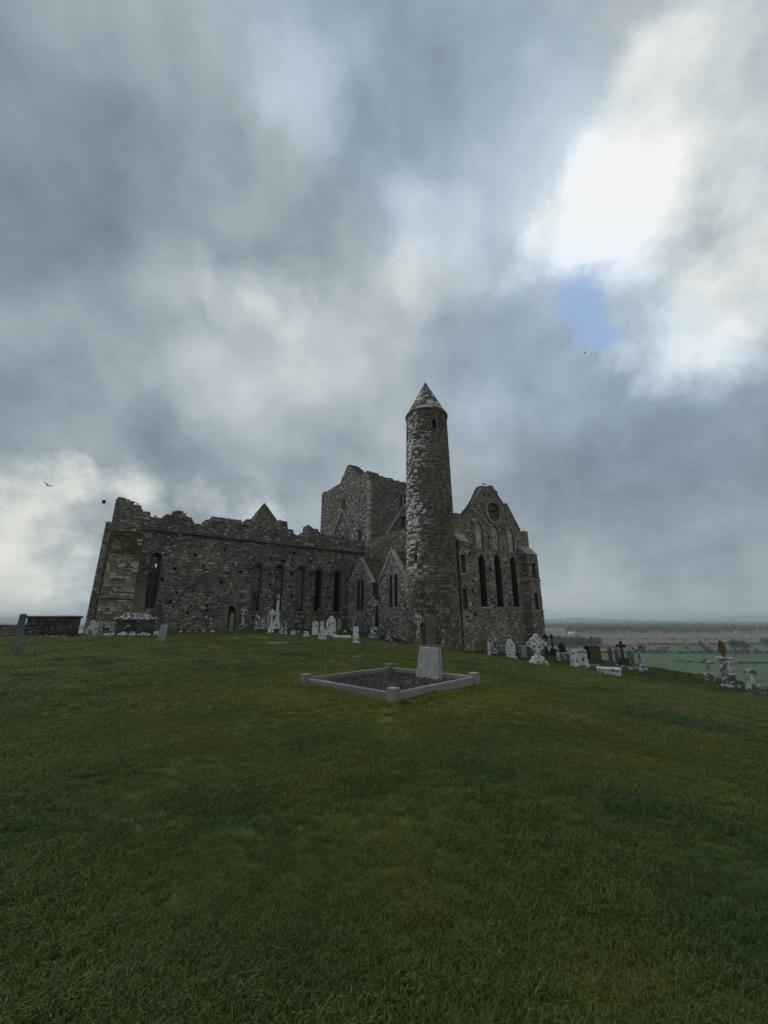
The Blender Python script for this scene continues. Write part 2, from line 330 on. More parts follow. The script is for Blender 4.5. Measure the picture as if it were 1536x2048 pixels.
# beyond the foot of the rock: pasture, tilled land
sx = N(t, 'ShaderNodeSeparateXYZ'); t.links.new(geo, sx.inputs[0])
lowm = maprange(t, sx.outputs[2], -14.0, -30.0)
vor = N(t, 'ShaderNodeTexVoronoi'); vor.inputs['Scale'].default_value = .0032; t.links.new(geo, vor.inputs['Vector'])
vs_ = N(t, 'ShaderNodeSeparateColor'); t.links.new(vor.outputs['Color'], vs_.inputs[0])
rp = N(t, 'ShaderNodeValToRGB'); rp.color_ramp.interpolation = 'CONSTANT'; ee = rp.color_ramp.elements
ee[0].color = rgb(.06, .10, .035); ee[1].position = .45; ee[1].color = rgb(.08, .115, .045)
ee.new(.7).color = rgb(.13, .098, .07); ee.new(.85).color = rgb(.055, .085, .03)
t.links.new(vs_.outputs[0], rp.inputs[0])
pl = mixc(t, 1.0, rp.outputs[0], mixc(t, noise(t, geo, .03, 5, .6), rgb(.8, .8, .8), rgb(1.15, 1.15, 1.15)), 'MULTIPLY')
t.links.new(mixc(t, lowm, c2, pl), b.inputs['Base Color']); bump(t, b, fn, .8, .05); M['ground'] = m
m, t, b = new_mat('grass_blade'); c, geo = grass_color(t)
oi = N(t, 'ShaderNodeObjectInfo')
tipn = N(t, 'ShaderNodeAttribute', attribute_name='tip').outputs['Fac']
c = mixc(t, 1.0, c, mixc(t, oi.outputs['Random'], rgb(.78, .80, .80), rgb(1.28, 1.25, 1.2)), 'MULTIPLY')
hue = N(t, 'ShaderNodeAttribute', attribute_name='hue').outputs['Fac']
c = mixc(t, 1.0, c, mixc(t, hue, rgb(.50, .58, .62), rgb(1.55, 1.45, 1.30)), 'MULTIPLY')
dry = N(t, 'ShaderNodeAttribute', attribute_name='dry').outputs['Fac']
c = mixc(t, fmath(t, 'MULTIPLY', dry, .8), c, rgb(.20, .175, .085))
t.links.new(c, b.inputs['Base Color']); b.inputs['Roughness'].default_value = .65; b.inputs['Specular IOR Level'].default_value = .25
tr = N(t, 'ShaderNodeBsdfTranslucent'); t.links.new(c, tr.inputs[0]); mx = N(t, 'ShaderNodeMixShader'); mx.inputs[0].default_value = .35
t.links.new(b.outputs[0], mx.inputs[1]); t.links.new(tr.outputs[0], mx.inputs[2]); t.links.new(mx.outputs[0], t.nodes['Material Output'].inputs[0])
M['grass'] = m

# ground sheet: polar grid about the viewer, fine near, reaching past the horizon
def build_ground():
    rad = [0.0]
    r = .6
    while r < 30000:
        rad.append(r); r += max(.55, r * (.022 if r < 140 else .055))
    na = 240
    P = [(0.0, 0.0)]
    for rr in rad[1:]:
        for i in range(na):
            a = 2 * math.pi * i / na; P.append((rr * math.sin(a), rr * math.cos(a)))
    P = np.array(P); z = height(P)
    faces = [(0, 1 + (i + 1) % na, 1 + i) for i in range(na)]
    for k in range(1, len(rad) - 1):
        b0 = 1 + (k - 1) * na; b1 = 1 + k * na
        for i in range(na):
            j = (i + 1) % na; faces.append((b0 + i, b0 + j, b1 + j, b1 + i))
    o = mesh_obj('ground', np.column_stack([P, z]), faces, M['ground'], None, None, True)
    return tag(o, 'grassy hilltop lawn falling away to the wide plain', 'ground', kind='structure')
build_ground()

# ------------------------------------------------------------------ masonry engine (works in s along the wall, z up, d into the wall)
def scan(poly, z):
    xs = []
    n = len(poly)
    for i in range(n):
        (x0, z0), (x1, z1) = poly[i], poly[(i + 1) % n]
        if (z0 > z) != (z1 > z): xs.append(x0 + (z - z0) / (z1 - z0) * (x1 - x0))
    xs.sort(); return [(xs[i], xs[i + 1]) for i in range(0, len(xs) - 1, 2)]
def subtract(iv, a, b):
    o = []
    for x0, x1 in iv:
        if b <= x0 or a >= x1: o.append((x0, x1)); continue
        if a > x0: o.append((x0, a))
        if b < x1: o.append((b, x1))
    return o
class Lancet:
    def __init__(s, xc, hw, z0, za, ratio=1.5): s.xc, s.hw, s.z0, s.za = xc, hw, z0, za; s.zs = za - hw * ratio; s.R = (hw * hw + (za - s.zs) ** 2) / (2 * hw)
    def iv(s, z):
        if z < s.z0 or z > s.za: return None
        h = s.hw if z < s.zs else math.sqrt(max(0, s.R ** 2 - (z - s.zs) ** 2)) - (s.R - s.hw)
        return (s.xc - h, s.xc + h)
    def pts(s, n=7, grow=0.0):
        hw = s.hw + grow; zs = s.zs; za = s.za + grow * 1.4; R = (hw * hw + (za - zs) ** 2) / (2 * hw)
        L = [(-hw, s.z0)]
        for i in range(n + 1):
            z = zs + (za - zs) * i / n; L.append((-(math.sqrt(max(0, R * R - (z - zs) ** 2)) - (R - hw)), z))
        Rr = [(-x, z) for x, z in L[::-1]][1:]
        return [(s.xc + x, z) for x, z in L + Rr]
class Rect:
    def __init__(s, a, b, z0, z1): s.a, s.b, s.z0, s.z1 = a, b, z0, z1
    def iv(s, z): return (s.a, s.b) if s.z0 <= z <= s.z1 else None
class Circ:
    def __init__(s, xc, zc, r): s.xc, s.zc, s.r = xc, zc, r
    def iv(s, z):
        d = s.r ** 2 - (z - s.zc) ** 2
        return (s.xc - math.sqrt(d), s.xc + math.sqrt(d)) if d > 0 else None
def block(s0, s1, z0, z1, d0, d1, ch, j):
    r = random.uniform
    ox = [(s0 + r(0, j), z0 + r(0, j)), (s1 - r(0, j), z0 + r(0, j)), (s1 - r(0, j), z1 - r(0, j)), (s0 + r(0, j), z1 - r(0, j))]
    ch = min(ch, (s1 - s0) * .3, (z1 - z0) * .3)
    cs, cz = (s0 + s1) / 2, (z0 + z1) / 2
    inn = [(x + (ch if x < cs else -ch), z + (ch if z < cz else -ch)) for x, z in ox]
    v = [(x, z, d1) for x, z in ox] + [(x, z, d0 + ch * .8) for x, z in ox] + [(x, z, d0 + r(-.3, .3) * ch) for x, z in inn]
    f = [(8, 9, 10, 11)] + [(4 + i, 4 + (i + 1) % 4, 8 + (i + 1) % 4, 8 + i) for i in range(4)] + [(i, (i + 1) % 4, 4 + (i + 1) % 4, 4 + i) for i in range(4)]
    return v, f
BOXF = [(0, 1, 2, 3), (7, 6, 5, 4), (0, 4, 5, 1), (1, 5, 6, 2), (2, 6, 7, 3), (3, 7, 4, 0)]
BLOCKS = {}
def unit_block(mat, i):
    key = (mat.name, i)
    if key not in BLOCKS:
        st = random.getstate(); random.seed(100 + i)
        v, f = block(-.5, .5, -.5, .5, 0, 1, .08, .05)
        me = bpy.data.meshes.new('stone'); me.from_pydata([(x, d, z) for x, z, d in v], [], f); me.materials.append(mat)
        for k, val in (('tint', (.15 + .7 * ((i * 37) % 16) / 15)), ('lich', [.0, .05, .1, .16][i % 4])):
            at = me.attributes.new(k, 'FLOAT', 'POINT'); at.data.foreach_set('value', np.full(len(v), val, np.float32))
        me.update(); BLOCKS[key] = me; random.setstate(st)
    return BLOCKS[key]
def masonry(name, parent, mapf, poly, holes, pockets, hr, lr, thick, mat, flip=False, proud=.05, gap=.009, lichf=None, single=None, core_mat=None, core_name=None, stones_name='facing_stones', seg=None, ch=.025, white=.03, pdep=.5, ts=.16):
    """core solid (returned as the part) and its facing stones (joined, or single objects where single(s, z) says so)"""
    zs = [p[1] for p in poly]; z = min(zs); zt = max(zs)
    cv, cf, sv_, sf, ti, li = [], [], [], [], [], []
    singles = []
    while z < zt:
        h = random.uniform(*(hr(z) if callable(hr) else hr)); zm = z + h / 2; lrr = lr(z) if callable(lr) else lr
        iv = scan(poly, zm)
        for o in holes:
            k = o.iv(zm)
            if k: iv = subtract(iv, *k)
        def boxes(ivs, da, db):
            for a, b in ivs:
                if b - a < .03: continue
                n = max(1, int(math.ceil((b - a) / seg))) if seg else 1
                for q in range(n):
                    a2, b2 = a + (b - a) * q / n, a + (b - a) * (q + 1) / n
                    base = len(cv)
                    for d in (da, db):
                        for s_, zz in ((a2, z), (b2, z), (b2, z + h), (a2, z + h)): cv.append(mapf(s_, zz, d))
                    cf.extend([tuple(i + base for i in q_) for q_ in BOXF])
        if pockets:
            boxes(iv, pdep, thick)
            for o in pockets:
                k = o.iv(zm)
                if k: iv = subtract(iv, *k)
            boxes(iv, .05, pdep)
        else: boxes(iv, .05, thick)
        for a, b in iv:
            if b - a < .05: continue
            x = a; off = random.uniform(.3, 1)
            while x < b - .02:
                l = random.uniform(*lrr) * off; off = 1
                if b - (x + l) < lrr[0] * .6: l = b - x
                if random.random() > .026:
                    hh = h
                    v, f = block(x + gap / 2, x + l - gap / 2, z + gap / 2, z + hh - gap / 2, -random.uniform(0, proud), .08, ch, gap)
                    lc = lichf(x + l / 2, zm) if lichf else (random.uniform(.45, .95) if random.random() < white else random.uniform(0, .12))
                    if single and single(x + l / 2, zm): singles.append((x + l / 2, zm, l - gap, hh - gap, lc))
                    else:
                        base = len(sv_); sv_ += [mapf(*p) for p in v]; sf += [tuple(i + base for i in q_) for q_ in f]
                        tt = min(1, max(0, random.gauss(.5, ts))); ti += [tt] * 12; li += [lc] * 12
                x += l
        z += h
    if flip: cf = [q[::-1] for q in cf]; sf = [q[::-1] for q in sf]
    core = mesh_obj(core_name or name, cv, cf, core_mat or M['mortar'], parent)
    if sv_: tag(mesh_obj(stones_name, sv_, sf, mat, core, {'tint': ti, 'lich': li}), kind='stuff')
    return core, singles
def north_map(y): return lambda s, z, d: (s, y + d, z)
def east_map(x): return lambda s, z, d: (x + d, s, z)
def arch_band(mb, mapf, lan, fw, d0, d1, sill=None):
    """dressed band round a pointed opening: front face, reveal, outer edge"""
    a, b = lan.pts(), lan.pts(grow=fw); n = len(a); v = []
    for (x, z), (X, Z) in zip(a, b): v += [mapf(x, z, d0), mapf(X, Z, d0), mapf(X, Z, d1), mapf(x, z, d1)]
    f = []
    for i in range(n - 1):
        p, q = 4 * i, 4 * (i + 1)
        f += [(p, q, q + 1, p + 1), (p + 1, q + 1, q + 2, p + 2), (p + 3, p, q, q + 3)[::-1], (p + 2, q + 2, q + 3, p + 3)]
    f += [(0, 1, 2, 3), (4 * n - 1, 4 * n - 2, 4 * n - 3, 4 * n - 4)]
    mb.add(v, f)
def fill_panel(name, mapf, lan, d, mat, parent, th=.1):
    p = lan.pts(); n = len(p); v = [mapf(x, z, d) for x, z in p] + [mapf(x, z, d + th) for x, z in p]
    f = [tuple(range(n - 1, -1, -1)), tuple(range(n, 2 * n))] + [(i, (i + 1) % n, n + (i + 1) % n, n + i) for i in range(n)]
    return mesh_obj(name, v, f, mat, parent)
def bar(mb, mapf, s0, s1, z0, z1, d0, d1):
    v = [mapf(s, z, d) for d in (d0, d1) for s, z in ((s0, z0), (s1, z0), (s1, z1), (s0, z1))]; mb.add(v, BOXF)
def ribbon(mb, mapf, p, q, w, d0, d1):   # slanted moulding between two (s, z) points
    (x0, z0), (x1, z1) = p, q; L = math.hypot(x1 - x0, z1 - z0); nx, nz = -(z1 - z0) / L * w / 2, (x1 - x0) / L * w / 2
    pts = [(x0 - nx, z0 - nz), (x1 - nx, z1 - nz), (x1 + nx, z1 + nz), (x0 + nx, z0 + nz)]
    mb.add([mapf(s, z, d) for d in (d0, d1) for s, z in pts], BOXF)
def putlogs(mapf_px, pts, sz=.27):
    o = []
    for px, py in pts:
        s, z = mapf_px(px, py); k = sz * random.uniform(.8, 1.25); o.append(Rect(s - k / 2, s + k / 2, z - k / 2, z + k / 2))
    return o
def ragged(pts, step=.35, amp=.12):
    """a broken wall top: line between the points with stones missing"""
    o = []
    for (x0, z0), (x1, z1) in zip(pts[:-1], pts[1:]):
        n = max(1, int(abs(x1 - x0) / step))
        for i in range(n): o.append((x0 + (x1 - x0) * i / n, z0 + (z1 - z0) * i / n + (random.uniform(-amp, amp) if i else 0)))
    o.append(pts[-1]); return o

# ------------------------------------------------------------------ the ruined cathedral
church = empty('ruined_cathedral', (T0[0], T0[1], 0), ANG)
tag(church, 'roofless ruined stone cathedral with broken wall tops behind the round tower', 'cathedral')
KY = 14.2
pk = lambda px, py: PN(px, py, KY)
nm = north_map(KY)
top_px = [(235.5, 994), (252, 995), (253, 999), (260, 999), (260.5, 1006), (267, 1008), (283, 1010), (283.5, 1018), (287, 1021), (301, 1023), (301.5, 1032), (312, 1034), (324, 1036),
          (329, 1030), (345, 1028), (345.5, 1023), (355, 1021), (367, 1022), (367.5, 1029), (384, 1036), (387, 1043), (393, 1048.5), (402, 1048.5), (409, 1041), (423, 1038), (424.5, 1033),
          (441, 1034), (484, 1040), (484.5, 1050), (493.5, 1047), (494, 1037), (504, 1038), (505, 1046), (527, 1047), (557, 1053), (560, 1053), (560.7, 1039.5), (566, 1041), (574.7, 1043), (576, 1057),
          (587, 1060), (588, 1067), (602, 1072), (607, 1065), (616.6, 1061), (618, 1049), (622, 1053.5), (635, 1058), (641, 1066), (656, 1072), (669, 1070.6), (684, 1068.5), (699, 1076), (712, 1080), (725, 1087)]
tp = [pk(*p) for p in top_px]
choir_poly = [(-26.3, -.6)] + [(tp[0][0], tp[0][1])] + ragged(tp, .4, .10)[1:] + [(1.0, tp[-1][1]), (1.0, -.6)]
lancets = []
for px, py in [(517, 1129), (560, 1131.5), (602, 1134), (638, 1138), (675, 1141)]:
    x, z = pk(px, py); lancets.append(Lancet(x, .42, 2.42, z))
west_win = Lancet(pk(308, 1150)[0], .40, pk(302, 1215)[1], pk(309.6, 1104)[1])
light = Lancet(pk(310, 1130)[0], .28, pk(310, 1135)[1], pk(310, 1109)[1])
dark_doorway = Lancet(pk(459.5, 1240)[0], .52, .2, pk(459.5, 1210)[1])
put_px = [(349, 1138), (410, 1140.5), (481, 1143.7), (352, 1160), (443, 1164), (354, 1186), (415, 1191.5), (484, 1192), (413, 1212.5), (415, 1220.6), (415, 1250), (324, 1160), (542, 1117), (585.5, 1119), (622.7, 1121.7), (660, 1125),
          (694.4, 1128.5), (541.5, 1148), (583, 1148.5), (624, 1150), (660, 1154), (540, 1169.6), (579.5, 1171.5), (623, 1172.4), (656, 1175), (693, 1159), (533, 1194), (584, 1194), (625, 1194), (660, 1195.6), (568, 1121), (589, 1107), (640, 1128), (705, 1175), (450, 1100), (390, 1110), (340, 1205), (375, 1225)]
put = putlogs(pk, put_px)
choir, _ = masonry('choir_wall', church, nm, choir_poly, [light], lancets + [west_win, dark_doorway] + put, (.10, .19), (.14, .42), 1.8, M['rubble'], white=.07)
# cornice under the parapet, in lengths of stone
x = -24.0
while x < .9:
    l = random.uniform(.9, 1.4); mb = MB(); zz = 9.88 + random.uniform(-.015, .015)
    bar(mb, nm, x, min(x + l - .02, .95), zz - .08, zz + .07, -.26, .04); mb.build('cornice_stone', M['trim'], choir); x += l  # shadow under the cornice partly put into its dark stone colour
for i, L in enumerate(lancets):
    mb = MB(); arch_band(mb, nm, L, .10, -.04, .30); mb.build('window_frame', M['trim'], choir)
    mb = MB(); arch_band(mb, nm, Lancet(L.xc, L.hw + .12, L.zs - .05, L.za + .16, 1.35), .09, -.14, .03); mb.build('hood_mould', M['trim'], choir)
    mb = MB(); bar(mb, nm, L.xc - .62, L.xc + .62, L.z0 - .14, L.z0, -.12, .35); mb.build('window_sill', M['dressed'], choir)
    if i < 3:
        lo = (4.15, 4.0, 2.75)[i]
        sub = Lancet(L.xc, L.hw, lo, L.za)
        v, f, ti, li = [], [], [], []
        pan = fill_panel('blocked_light', nm, sub, .40, M['mortar'], choir)
        z = lo
        while z < L.za - .1:
            h = random.uniform(.14, .24); k = sub.iv(z + h / 2)
            if k:
                xx = k[0]
                while xx < k[1] - .05:
                    l = random.uniform(.2, .45)
                    if k[1] - xx - l < .12: l = k[1] - xx
                    bv, bf = block(xx + .01, xx + l - .01, z + .01, z + h - .01, .36 - random.uniform(0, .03), .45, .02, .012)
                    b0 = len(v); v += [nm(*p) for p in bv]; f += [tuple(q + b0 for q in g) for g in bf]; ti += [random.gauss(.5, .2)] * 12; li += [random.uniform(0, .2)] * 12; xx += l
            z += h
        tag(mesh_obj('infill_stones', v, f, M['rubble'], choir, {'tint': ti, 'lich': li}), kind='stuff')
        mb = MB(); bar(mb, nm, L.xc - L.hw, L.xc + L.hw, L.z0, lo, .46, .49); mb.build('window_dark_sheet', M['void'], choir)
        for q in (-.2, 0, .2):
            mb = MB(); bar(mb, nm, L.xc + q - .03, L.xc + q + .03, L.z0, lo, .38, .44); mb.build('window_bar', M['dressed'], choir)
    else:
        fill_panel('window_dark_sheet', nm, L, .46, M['void'], choir, .03)  # black sheet paints the dark depth of the open lancet
# string course broken by the lancets
for a, b in zip(lancets[:-1], lancets[1:]):
    mb = MB(); bar(mb, nm, a.xc + .62, b.xc - .62, 6.86, 6.97, -.12, .04); mb.build('string_course', M['trim'], choir)
# the traceried window next to the corner buttress
mb = MB(); arch_band(mb, nm, west_win, .13, -.06, .3); mb.build('window_frame', M['trim'], choir)
mb = MB()
for q in (-1, 1):
    ribbon(mb, nm, (light.xc + q * .40, light.z0 - .05), (light.xc, light.z0 - .75), .09, .25, .4)
mb.build('tracery', M['trim'], choir)
zl = pk(310, 1168)[1]
for q in (-.28, -.14, 0, .14, .28):
    mb = MB(); bar(mb, nm, west_win.xc + q - .032, west_win.xc + q + .032, west_win.z0, zl + .3 * (1 - abs(q)), .3, .42); mb.build('mullion', M['trim'], choir)
mb = MB(); bar(mb, nm, west_win.xc - .39, west_win.xc + .39, west_win.z0, zl, .455, .49); mb.build('window_dark_sheet', M['void'], choir)
mb = MB(); arch_band(mb, nm, dark_doorway, .15, -.06, .35); mb.build('door_frame', M['dressed'], choir)
fill_panel('dark_doorway', nm, dark_doorway, .44, M['void'], choir, .05)  # added dark sheet in place of the doorway's shaded inside
# opposite wall and east end of the choir
sx_, sz_ = PN(314, 1128, 26)
south_poly = [(-26, -.6), (-26, 9)] + ragged([(-26, 9), (-18, 8.6), (-8, 9.2), (1, 9)], .5, .2)[1:] + [(1, -.6)]
masonry('choir_wall_opposite', church, north_map(26), south_poly, [Rect(sx_ - .16, sx_ + .2, sz_ - .3, sz_ + .3)], [], (.22, .34), (.5, .9), 1.5, M['rubble'])
east_poly = [(14.35, -.6), (14.35, 12.6)] + ragged([(14.35, 12.6), (17, 11.6), (20, 11.4), (23, 11.2), (27.4, 10.8)], .5, .2)[1:] + [(27.4, -.6)]
masonry('choir_east_wall', church, east_map(-26.45), east_poly, [], [], (.18, .28), (.35, .7), 1.4, M['rubble'], flip=True)
eb_poly = [(-27.05, -.6), (-27.0, 11.0), (-26.4, 11.1), (-26.4, -.6)]
masonry('east_buttress', church, north_map(18), eb_poly, [], [], (.2, .3), (.3, .6), 2.2, M['buttress'], core_mat=M['dressed'])
# corner buttress: plinth, string, shaft, mossy weathering
BX0, BX1, BY = -26.2, -23.85, 12.7
bp, singles = masonry('corner_buttress', church, north_map(BY), [(BX0 - .02, 3.4), (BX0, 7.0), (BX1, 7.05), (BX1, 3.4)], [], [], (.13, .27), (.2, .72), 1.55, M['buttress'], single=lambda s, z: True, core_mat=M['mortar'])
bp2, singles2 = masonry('buttress_plinth', church, north_map(BY - .18), [(BX0 - .12, -.5), (BX0 - .06, 3.3), (BX1 + .06, 3.3), (BX1 + .12, -.5)], [], [], (.16, .32), (.25, .85), 1.75, M['buttress'], single=lambda s, z: True, core_mat=M['mortar'])
for par, lst, yy in ((bp, singles, BY), (bp2, singles2, BY - .18)):
    for (s, z, l, h, lc) in lst:
        o = bpy.data.objects.new('stone', unit_block(M['buttress'], random.randrange(16))); link(o, par)
        o.location = (s, yy - random.uniform(0, .05), z); o.scale = (l, .12, h)
mb = MB(); mb.prism([(BX0 - .15, 3.3), (BX1 + .12, 3.3), (BX1 + .05, 3.46), (BX0 - .08, 3.46)], BY - .26, BY + .05); mb.build('string_course', M['dressed'], bp)
sl = math.hypot(1.42, 2.5); uy, uz = 1.42 / sl, 2.5 / sl
def slope_map(s, z, d): return (s, BY - .05 + z * uy + d * uz, 7.03 + z * uz - d * uy)
masonry('buttress_weathering', church, slope_map, [(BX0, 0), (BX0, sl), (BX1, sl), (BX1, 0)], [], [], (.16, .24), (.3, .6), .5, M['mossy'], white=.02)
mb = MB()
for zz in (7.0,): mb.box(BX0 - .05, BX1 + .05, BY - .12, BY + .1, zz - .06, zz + .06)
mb.build('weathering_drip', M['dressed'], bp)

# crossing tower
em = east_map(1.6); pe = lambda px, py: PE(px, py, 1.6)
etop = [pe(*p) for p in [(740, 945), (734, 942), (728, 947), (722, 951), (712, 945), (705, 935), (698, 929), (694, 932), (690, 943), (684, 955), (680, 968), (667, 975), (655, 981), (644, 988)]]
epoly = [(14.35, 7.5), (14.35, etop[0][1])] + ragged(etop, .35, .16)[1:] + [(etop[-1][0], 7.5)]
eslits = []
for px in (685, 689): y_, z1 = pe(px, 995); eslits.append(Lancet(y_, .25, pe(px, 1018)[1], z1))
eslit_low = Lancet(pe(720, 1070)[0], .34, pe(720, 1086)[1], pe(720, 1058)[1])
eh = putlogs(pe, [(683, 1060), (681, 1066), (703, 957), (697, 1000)], .3)
ct, _ = masonry('crossing_tower', church, em, epoly, [], eslits + [eslit_low] + eh, (.11, .20), (.14, .38), 1.8, M['rubble_tower'], flip=True, white=.24)
for L in eslits + [eslit_low]:
    mb = MB(); arch_band(mb, em, L, .10, -.05, .2); mb.build('window_frame', M['dressed'], ct); fill_panel('window_dark_sheet', em, L, .42, M['void'], ct, .03)
mb = MB(); ribbon(mb, em, pe(687, 1021), pe(667, 1068), .26, -.2, .05); mb.build('roof_scar', M['pale'], ct)
mb = MB(); ribbon(mb, em, pe(687, 1021), pe(713, 1081), .26, -.2, .05); mb.build('roof_scar', M['pale'], ct)
nt = [PN(*p, KY) for p in [(740, 945), (750, 947), (765, 952), (780, 956), (795, 961), (812, 966), (830, 970), (850, 976)]]
npoly = [(1.75, 7.5), (1.75, nt[0][1])] + ragged(nt, .35, .18)[1:] + [(15.5, nt[-1][1]), (15.5, 7.5)]
nsl = []
for px in (802, 809): x_, z1 = pk(px, 988); nsl.append(Lancet(x_, .2, pk(px, 1010)[1], z1))
nlow = Rect(pk(802, 1045)[0], pk(810, 1045)[0], pk(805, 1055)[1], pk(805, 1034)[1])
ctn, _ = masonry('crossing_tower_side', church, nm, npoly, [], nsl + [nlow], (.11, .20), (.14, .40), 1.8, M['rubble'], white=.03)
for L in nsl:
    mb = MB(); arch_band(mb, nm, L, .10, -.05, .2); mb.build('window_frame', M['dressed'], ctn); fill_panel('window_dark_sheet', nm, L, .42, M['void'], ctn, .03)
mb = MB(); ribbon(mb, nm, pk(809, 1009), pk(771, 1068), .26, -.2, .05); mb.build('roof_scar', M['pale'], ctn)
zq = 10.5; k = 0
while zq < 20.6:
    h = random.uniform(.3, .42); a, b = ((.55, .3), (.3, .55))[k % 2]; k += 1
    mb = MB(); mb.box(1.52, 1.52 + a, 14.10, 14.10 + b, zq, zq + h - .02)
    mb.build('quoin', M['pale'] if random.random() < .75 else M['dressed'], ct); zq += h
mb = MB(); mb.box(3.4, 15.4, 27.2, 29.0, 7, 20.8); mb.build('crossing_tower_rear_wall', M['mortar'], church)
mb = MB(); mb.box(13.8, 15.4, 16.1, 27.1, 7, 20.6); mb.build('crossing_tower_end_wall', M['mortar'], church)

# transept: east wall above the chapels, north gable
pt = lambda px, py: PE(px, py, 1.3)
tt_ = [pt(*p) for p in [(727, 1086), (742, 1078), (752, 1077), (762, 1073), (772, 1067), (790, 1066), (800, 1063), (812, 1060), (830, 1056)]]
tpoly = [(14.1, -.8), (14.1, tt_[0][1])] + ragged(tt_, .35, .14)[1:] + [(.5, tt_[-1][1]), (.5, -.8)]
ew, _ = masonry('transept_side_wall', church, east_map(1.3), tpoly, [], [Rect(*sorted((pt(754, 1060)[0], pt(745, 1060)[0])), pt(750, 1072)[1], pt(750, 1062)[1])], (.11, .20), (.14, .42), 1.3, M['rubble'], flip=True, white=.08)
GY = -.5; gm = north_map(GY); pg = lambda px, py: PN(px, py, GY)
gt = [pg(*p) for p in [(905.5, 1027), (922.5, 1029), (923, 1036), (926, 1036), (931, 1027), (941.5, 1014), (950, 1001), (956, 988), (962, 974.6), (966, 970), (973, 972), (976.7, 975), (977.6, 982), (979.7, 982), (980, 970.7), (986.4, 970.7), (987, 976),
                       (995, 983), (996, 989), (1006, 1003.6), (1006.6, 1007), (1012, 1008), (1040, 1062), (1054, 1062.5)]]
gpoly = [(2.0, -3.2), (2.0, gt[0][1])] + ragged(gt, .4, .07) + [(15.5, gt[-1][1]), (15.5, -3.2)]
GW = [Lancet(6.67, .47, 2.80, 8.30), Lancet(9.25, .49, 2.82, 8.58), Lancet(12.0, .46, 2.85, 8.55)]
GA = [Lancet(6.55, .58, 9.0, 11.98), Lancet(9.25, .62, 9.1, 11.96), Lancet(12.0, .56, 9.1, 11.92)]
rose = (9.27, 13.52)
gput = putlogs(pg, [(963, 1007), (961, 1026), (944, 1045), (973, 1050), (1004, 1057), (1010, 1018), (1013, 1040), (937, 1067), (977, 1074), (983, 1074), (1035, 1083), (978, 1094), (1008, 1098), (1035, 1102), (940, 1108), (976, 1116), (1042, 1125), (941, 1131), (981, 1139), (1010, 1141), (1042, 1146),
                    (947, 1161), (976, 1162), (1011, 1167), (1045, 1170), (945, 1182), (1019, 1190), (1047, 1190), (947, 1207), (990, 1207), (1020, 1207), (1051, 1208), (950, 1228), (1020, 1233), (1050, 1234), (968, 991)], .27)
gb, _ = masonry('transept_gable', church, gm, gpoly, [Circ(rose[0] - .1, rose[1] + .1, .34)], GW + GA + [Circ(*rose, 1.12)] + gput, (.11, .20), (.15, .42), .9, M['gable'], white=.07)
for L in GW:
    mb = MB(); arch_band(mb, gm, L, .11, -.03, .42); mb.build('window_frame', M['trim'], gb)
    fill_panel('window_dark_sheet', gm, L, .46, M['void'], gb, .03)  # black sheet set in the recess to darken the opening
    mb = MB(); bar(mb, gm, L.xc - .6, L.xc + .6, L.z0 - .13, L.z0, -.10, .4); mb.build('window_sill', M['pale'], gb)
def panel_stones(parent, mapf, shape, z0, z1, d, mat, hr=(.14, .24), lr=(.2, .45), lich=.25):
    v, f, ti, li = [], [], [], []; z = z0
    while z < z1:
        h = random.uniform(*hr); k = shape.iv(min(z + h / 2, z1 - .02))
        if k and k[1] - k[0] > .08:
            xx = k[0]
            while xx < k[1] - .04:
                l = random.uniform(*lr)
                if k[1] - xx - l < .12: l = k[1] - xx
                bv, bf = block(xx + .008, xx + l - .008, z + .008, z + h - .008, d - random.uniform(0, .03), d + .12, .02, .012)
                b0 = len(v); v += [mapf(*p) for p in bv]; f += [tuple(q + b0 for q in g) for g in bf]; ti += [random.gauss(.5, .2)] * 12; li += [random.uniform(0, lich)] * 12; xx += l
        z += h
    return tag(mesh_obj('infill_stones', v, f, mat, parent, {'tint': ti, 'lich': li}), kind='stuff')
for L in GA:
    fill_panel('blocked_light', gm, L, .22, M['mortar'], gb)
    panel_stones(gb, gm, L, L.z0, L.za, .16, M['infill'])
    mb = MB(); arch_band(mb, gm, L, .14, -.07, .2); mb.build('hood_mould', M['dressed'], gb)
panel_stones(gb, gm, Circ(*rose, 1.12), rose[1] - 1.12, rose[1] + .0 - .36, .36, M['gable']); panel_stones(gb, gm, Circ(*rose, 1.12), rose[1] + .46, rose[1] + 1.12, .36, M['gable'])
mb = MB(); mb.ring(rose[0], rose[1], 1.12, 1.32, GY - .08, GY + .3, 40); mb.build('rose_window_ring', M['dressed'], gb)
mb = MB(); mb.ring(rose[0], rose[1], 1.40, 1.47, GY - .12, GY + .05, 40); mb.build('rose_window_ring', M['dressed'], gb)
mb = MB()
for i in range(6):
    a = math.pi / 3 * i + .3; mb.ring(rose[0] + .72 * math.cos(a), rose[1] + .72 * math.sin(a), .30, .37, GY + .18, GY + .4, 16)
mb.build('rose_tracery', M['dressed'], gb)
mb = MB(); ribbon(mb, gm, pg(943, 1009), pg(962, 976), .10, -.06, .08); mb.build('gable_coping', M['dressed'], gb)
mb = MB(); ribbon(mb, gm, pg(1012, 1007), pg(1040, 1061), .12, -.08, .2); mb.build('gable_coping', M['dressed'], gb)
mb = MB(); mb.box(14.0, 15.4, 1.05, 14.0, -3, 10.8); mb.build('transept_far_wall', M['mortar'], church)
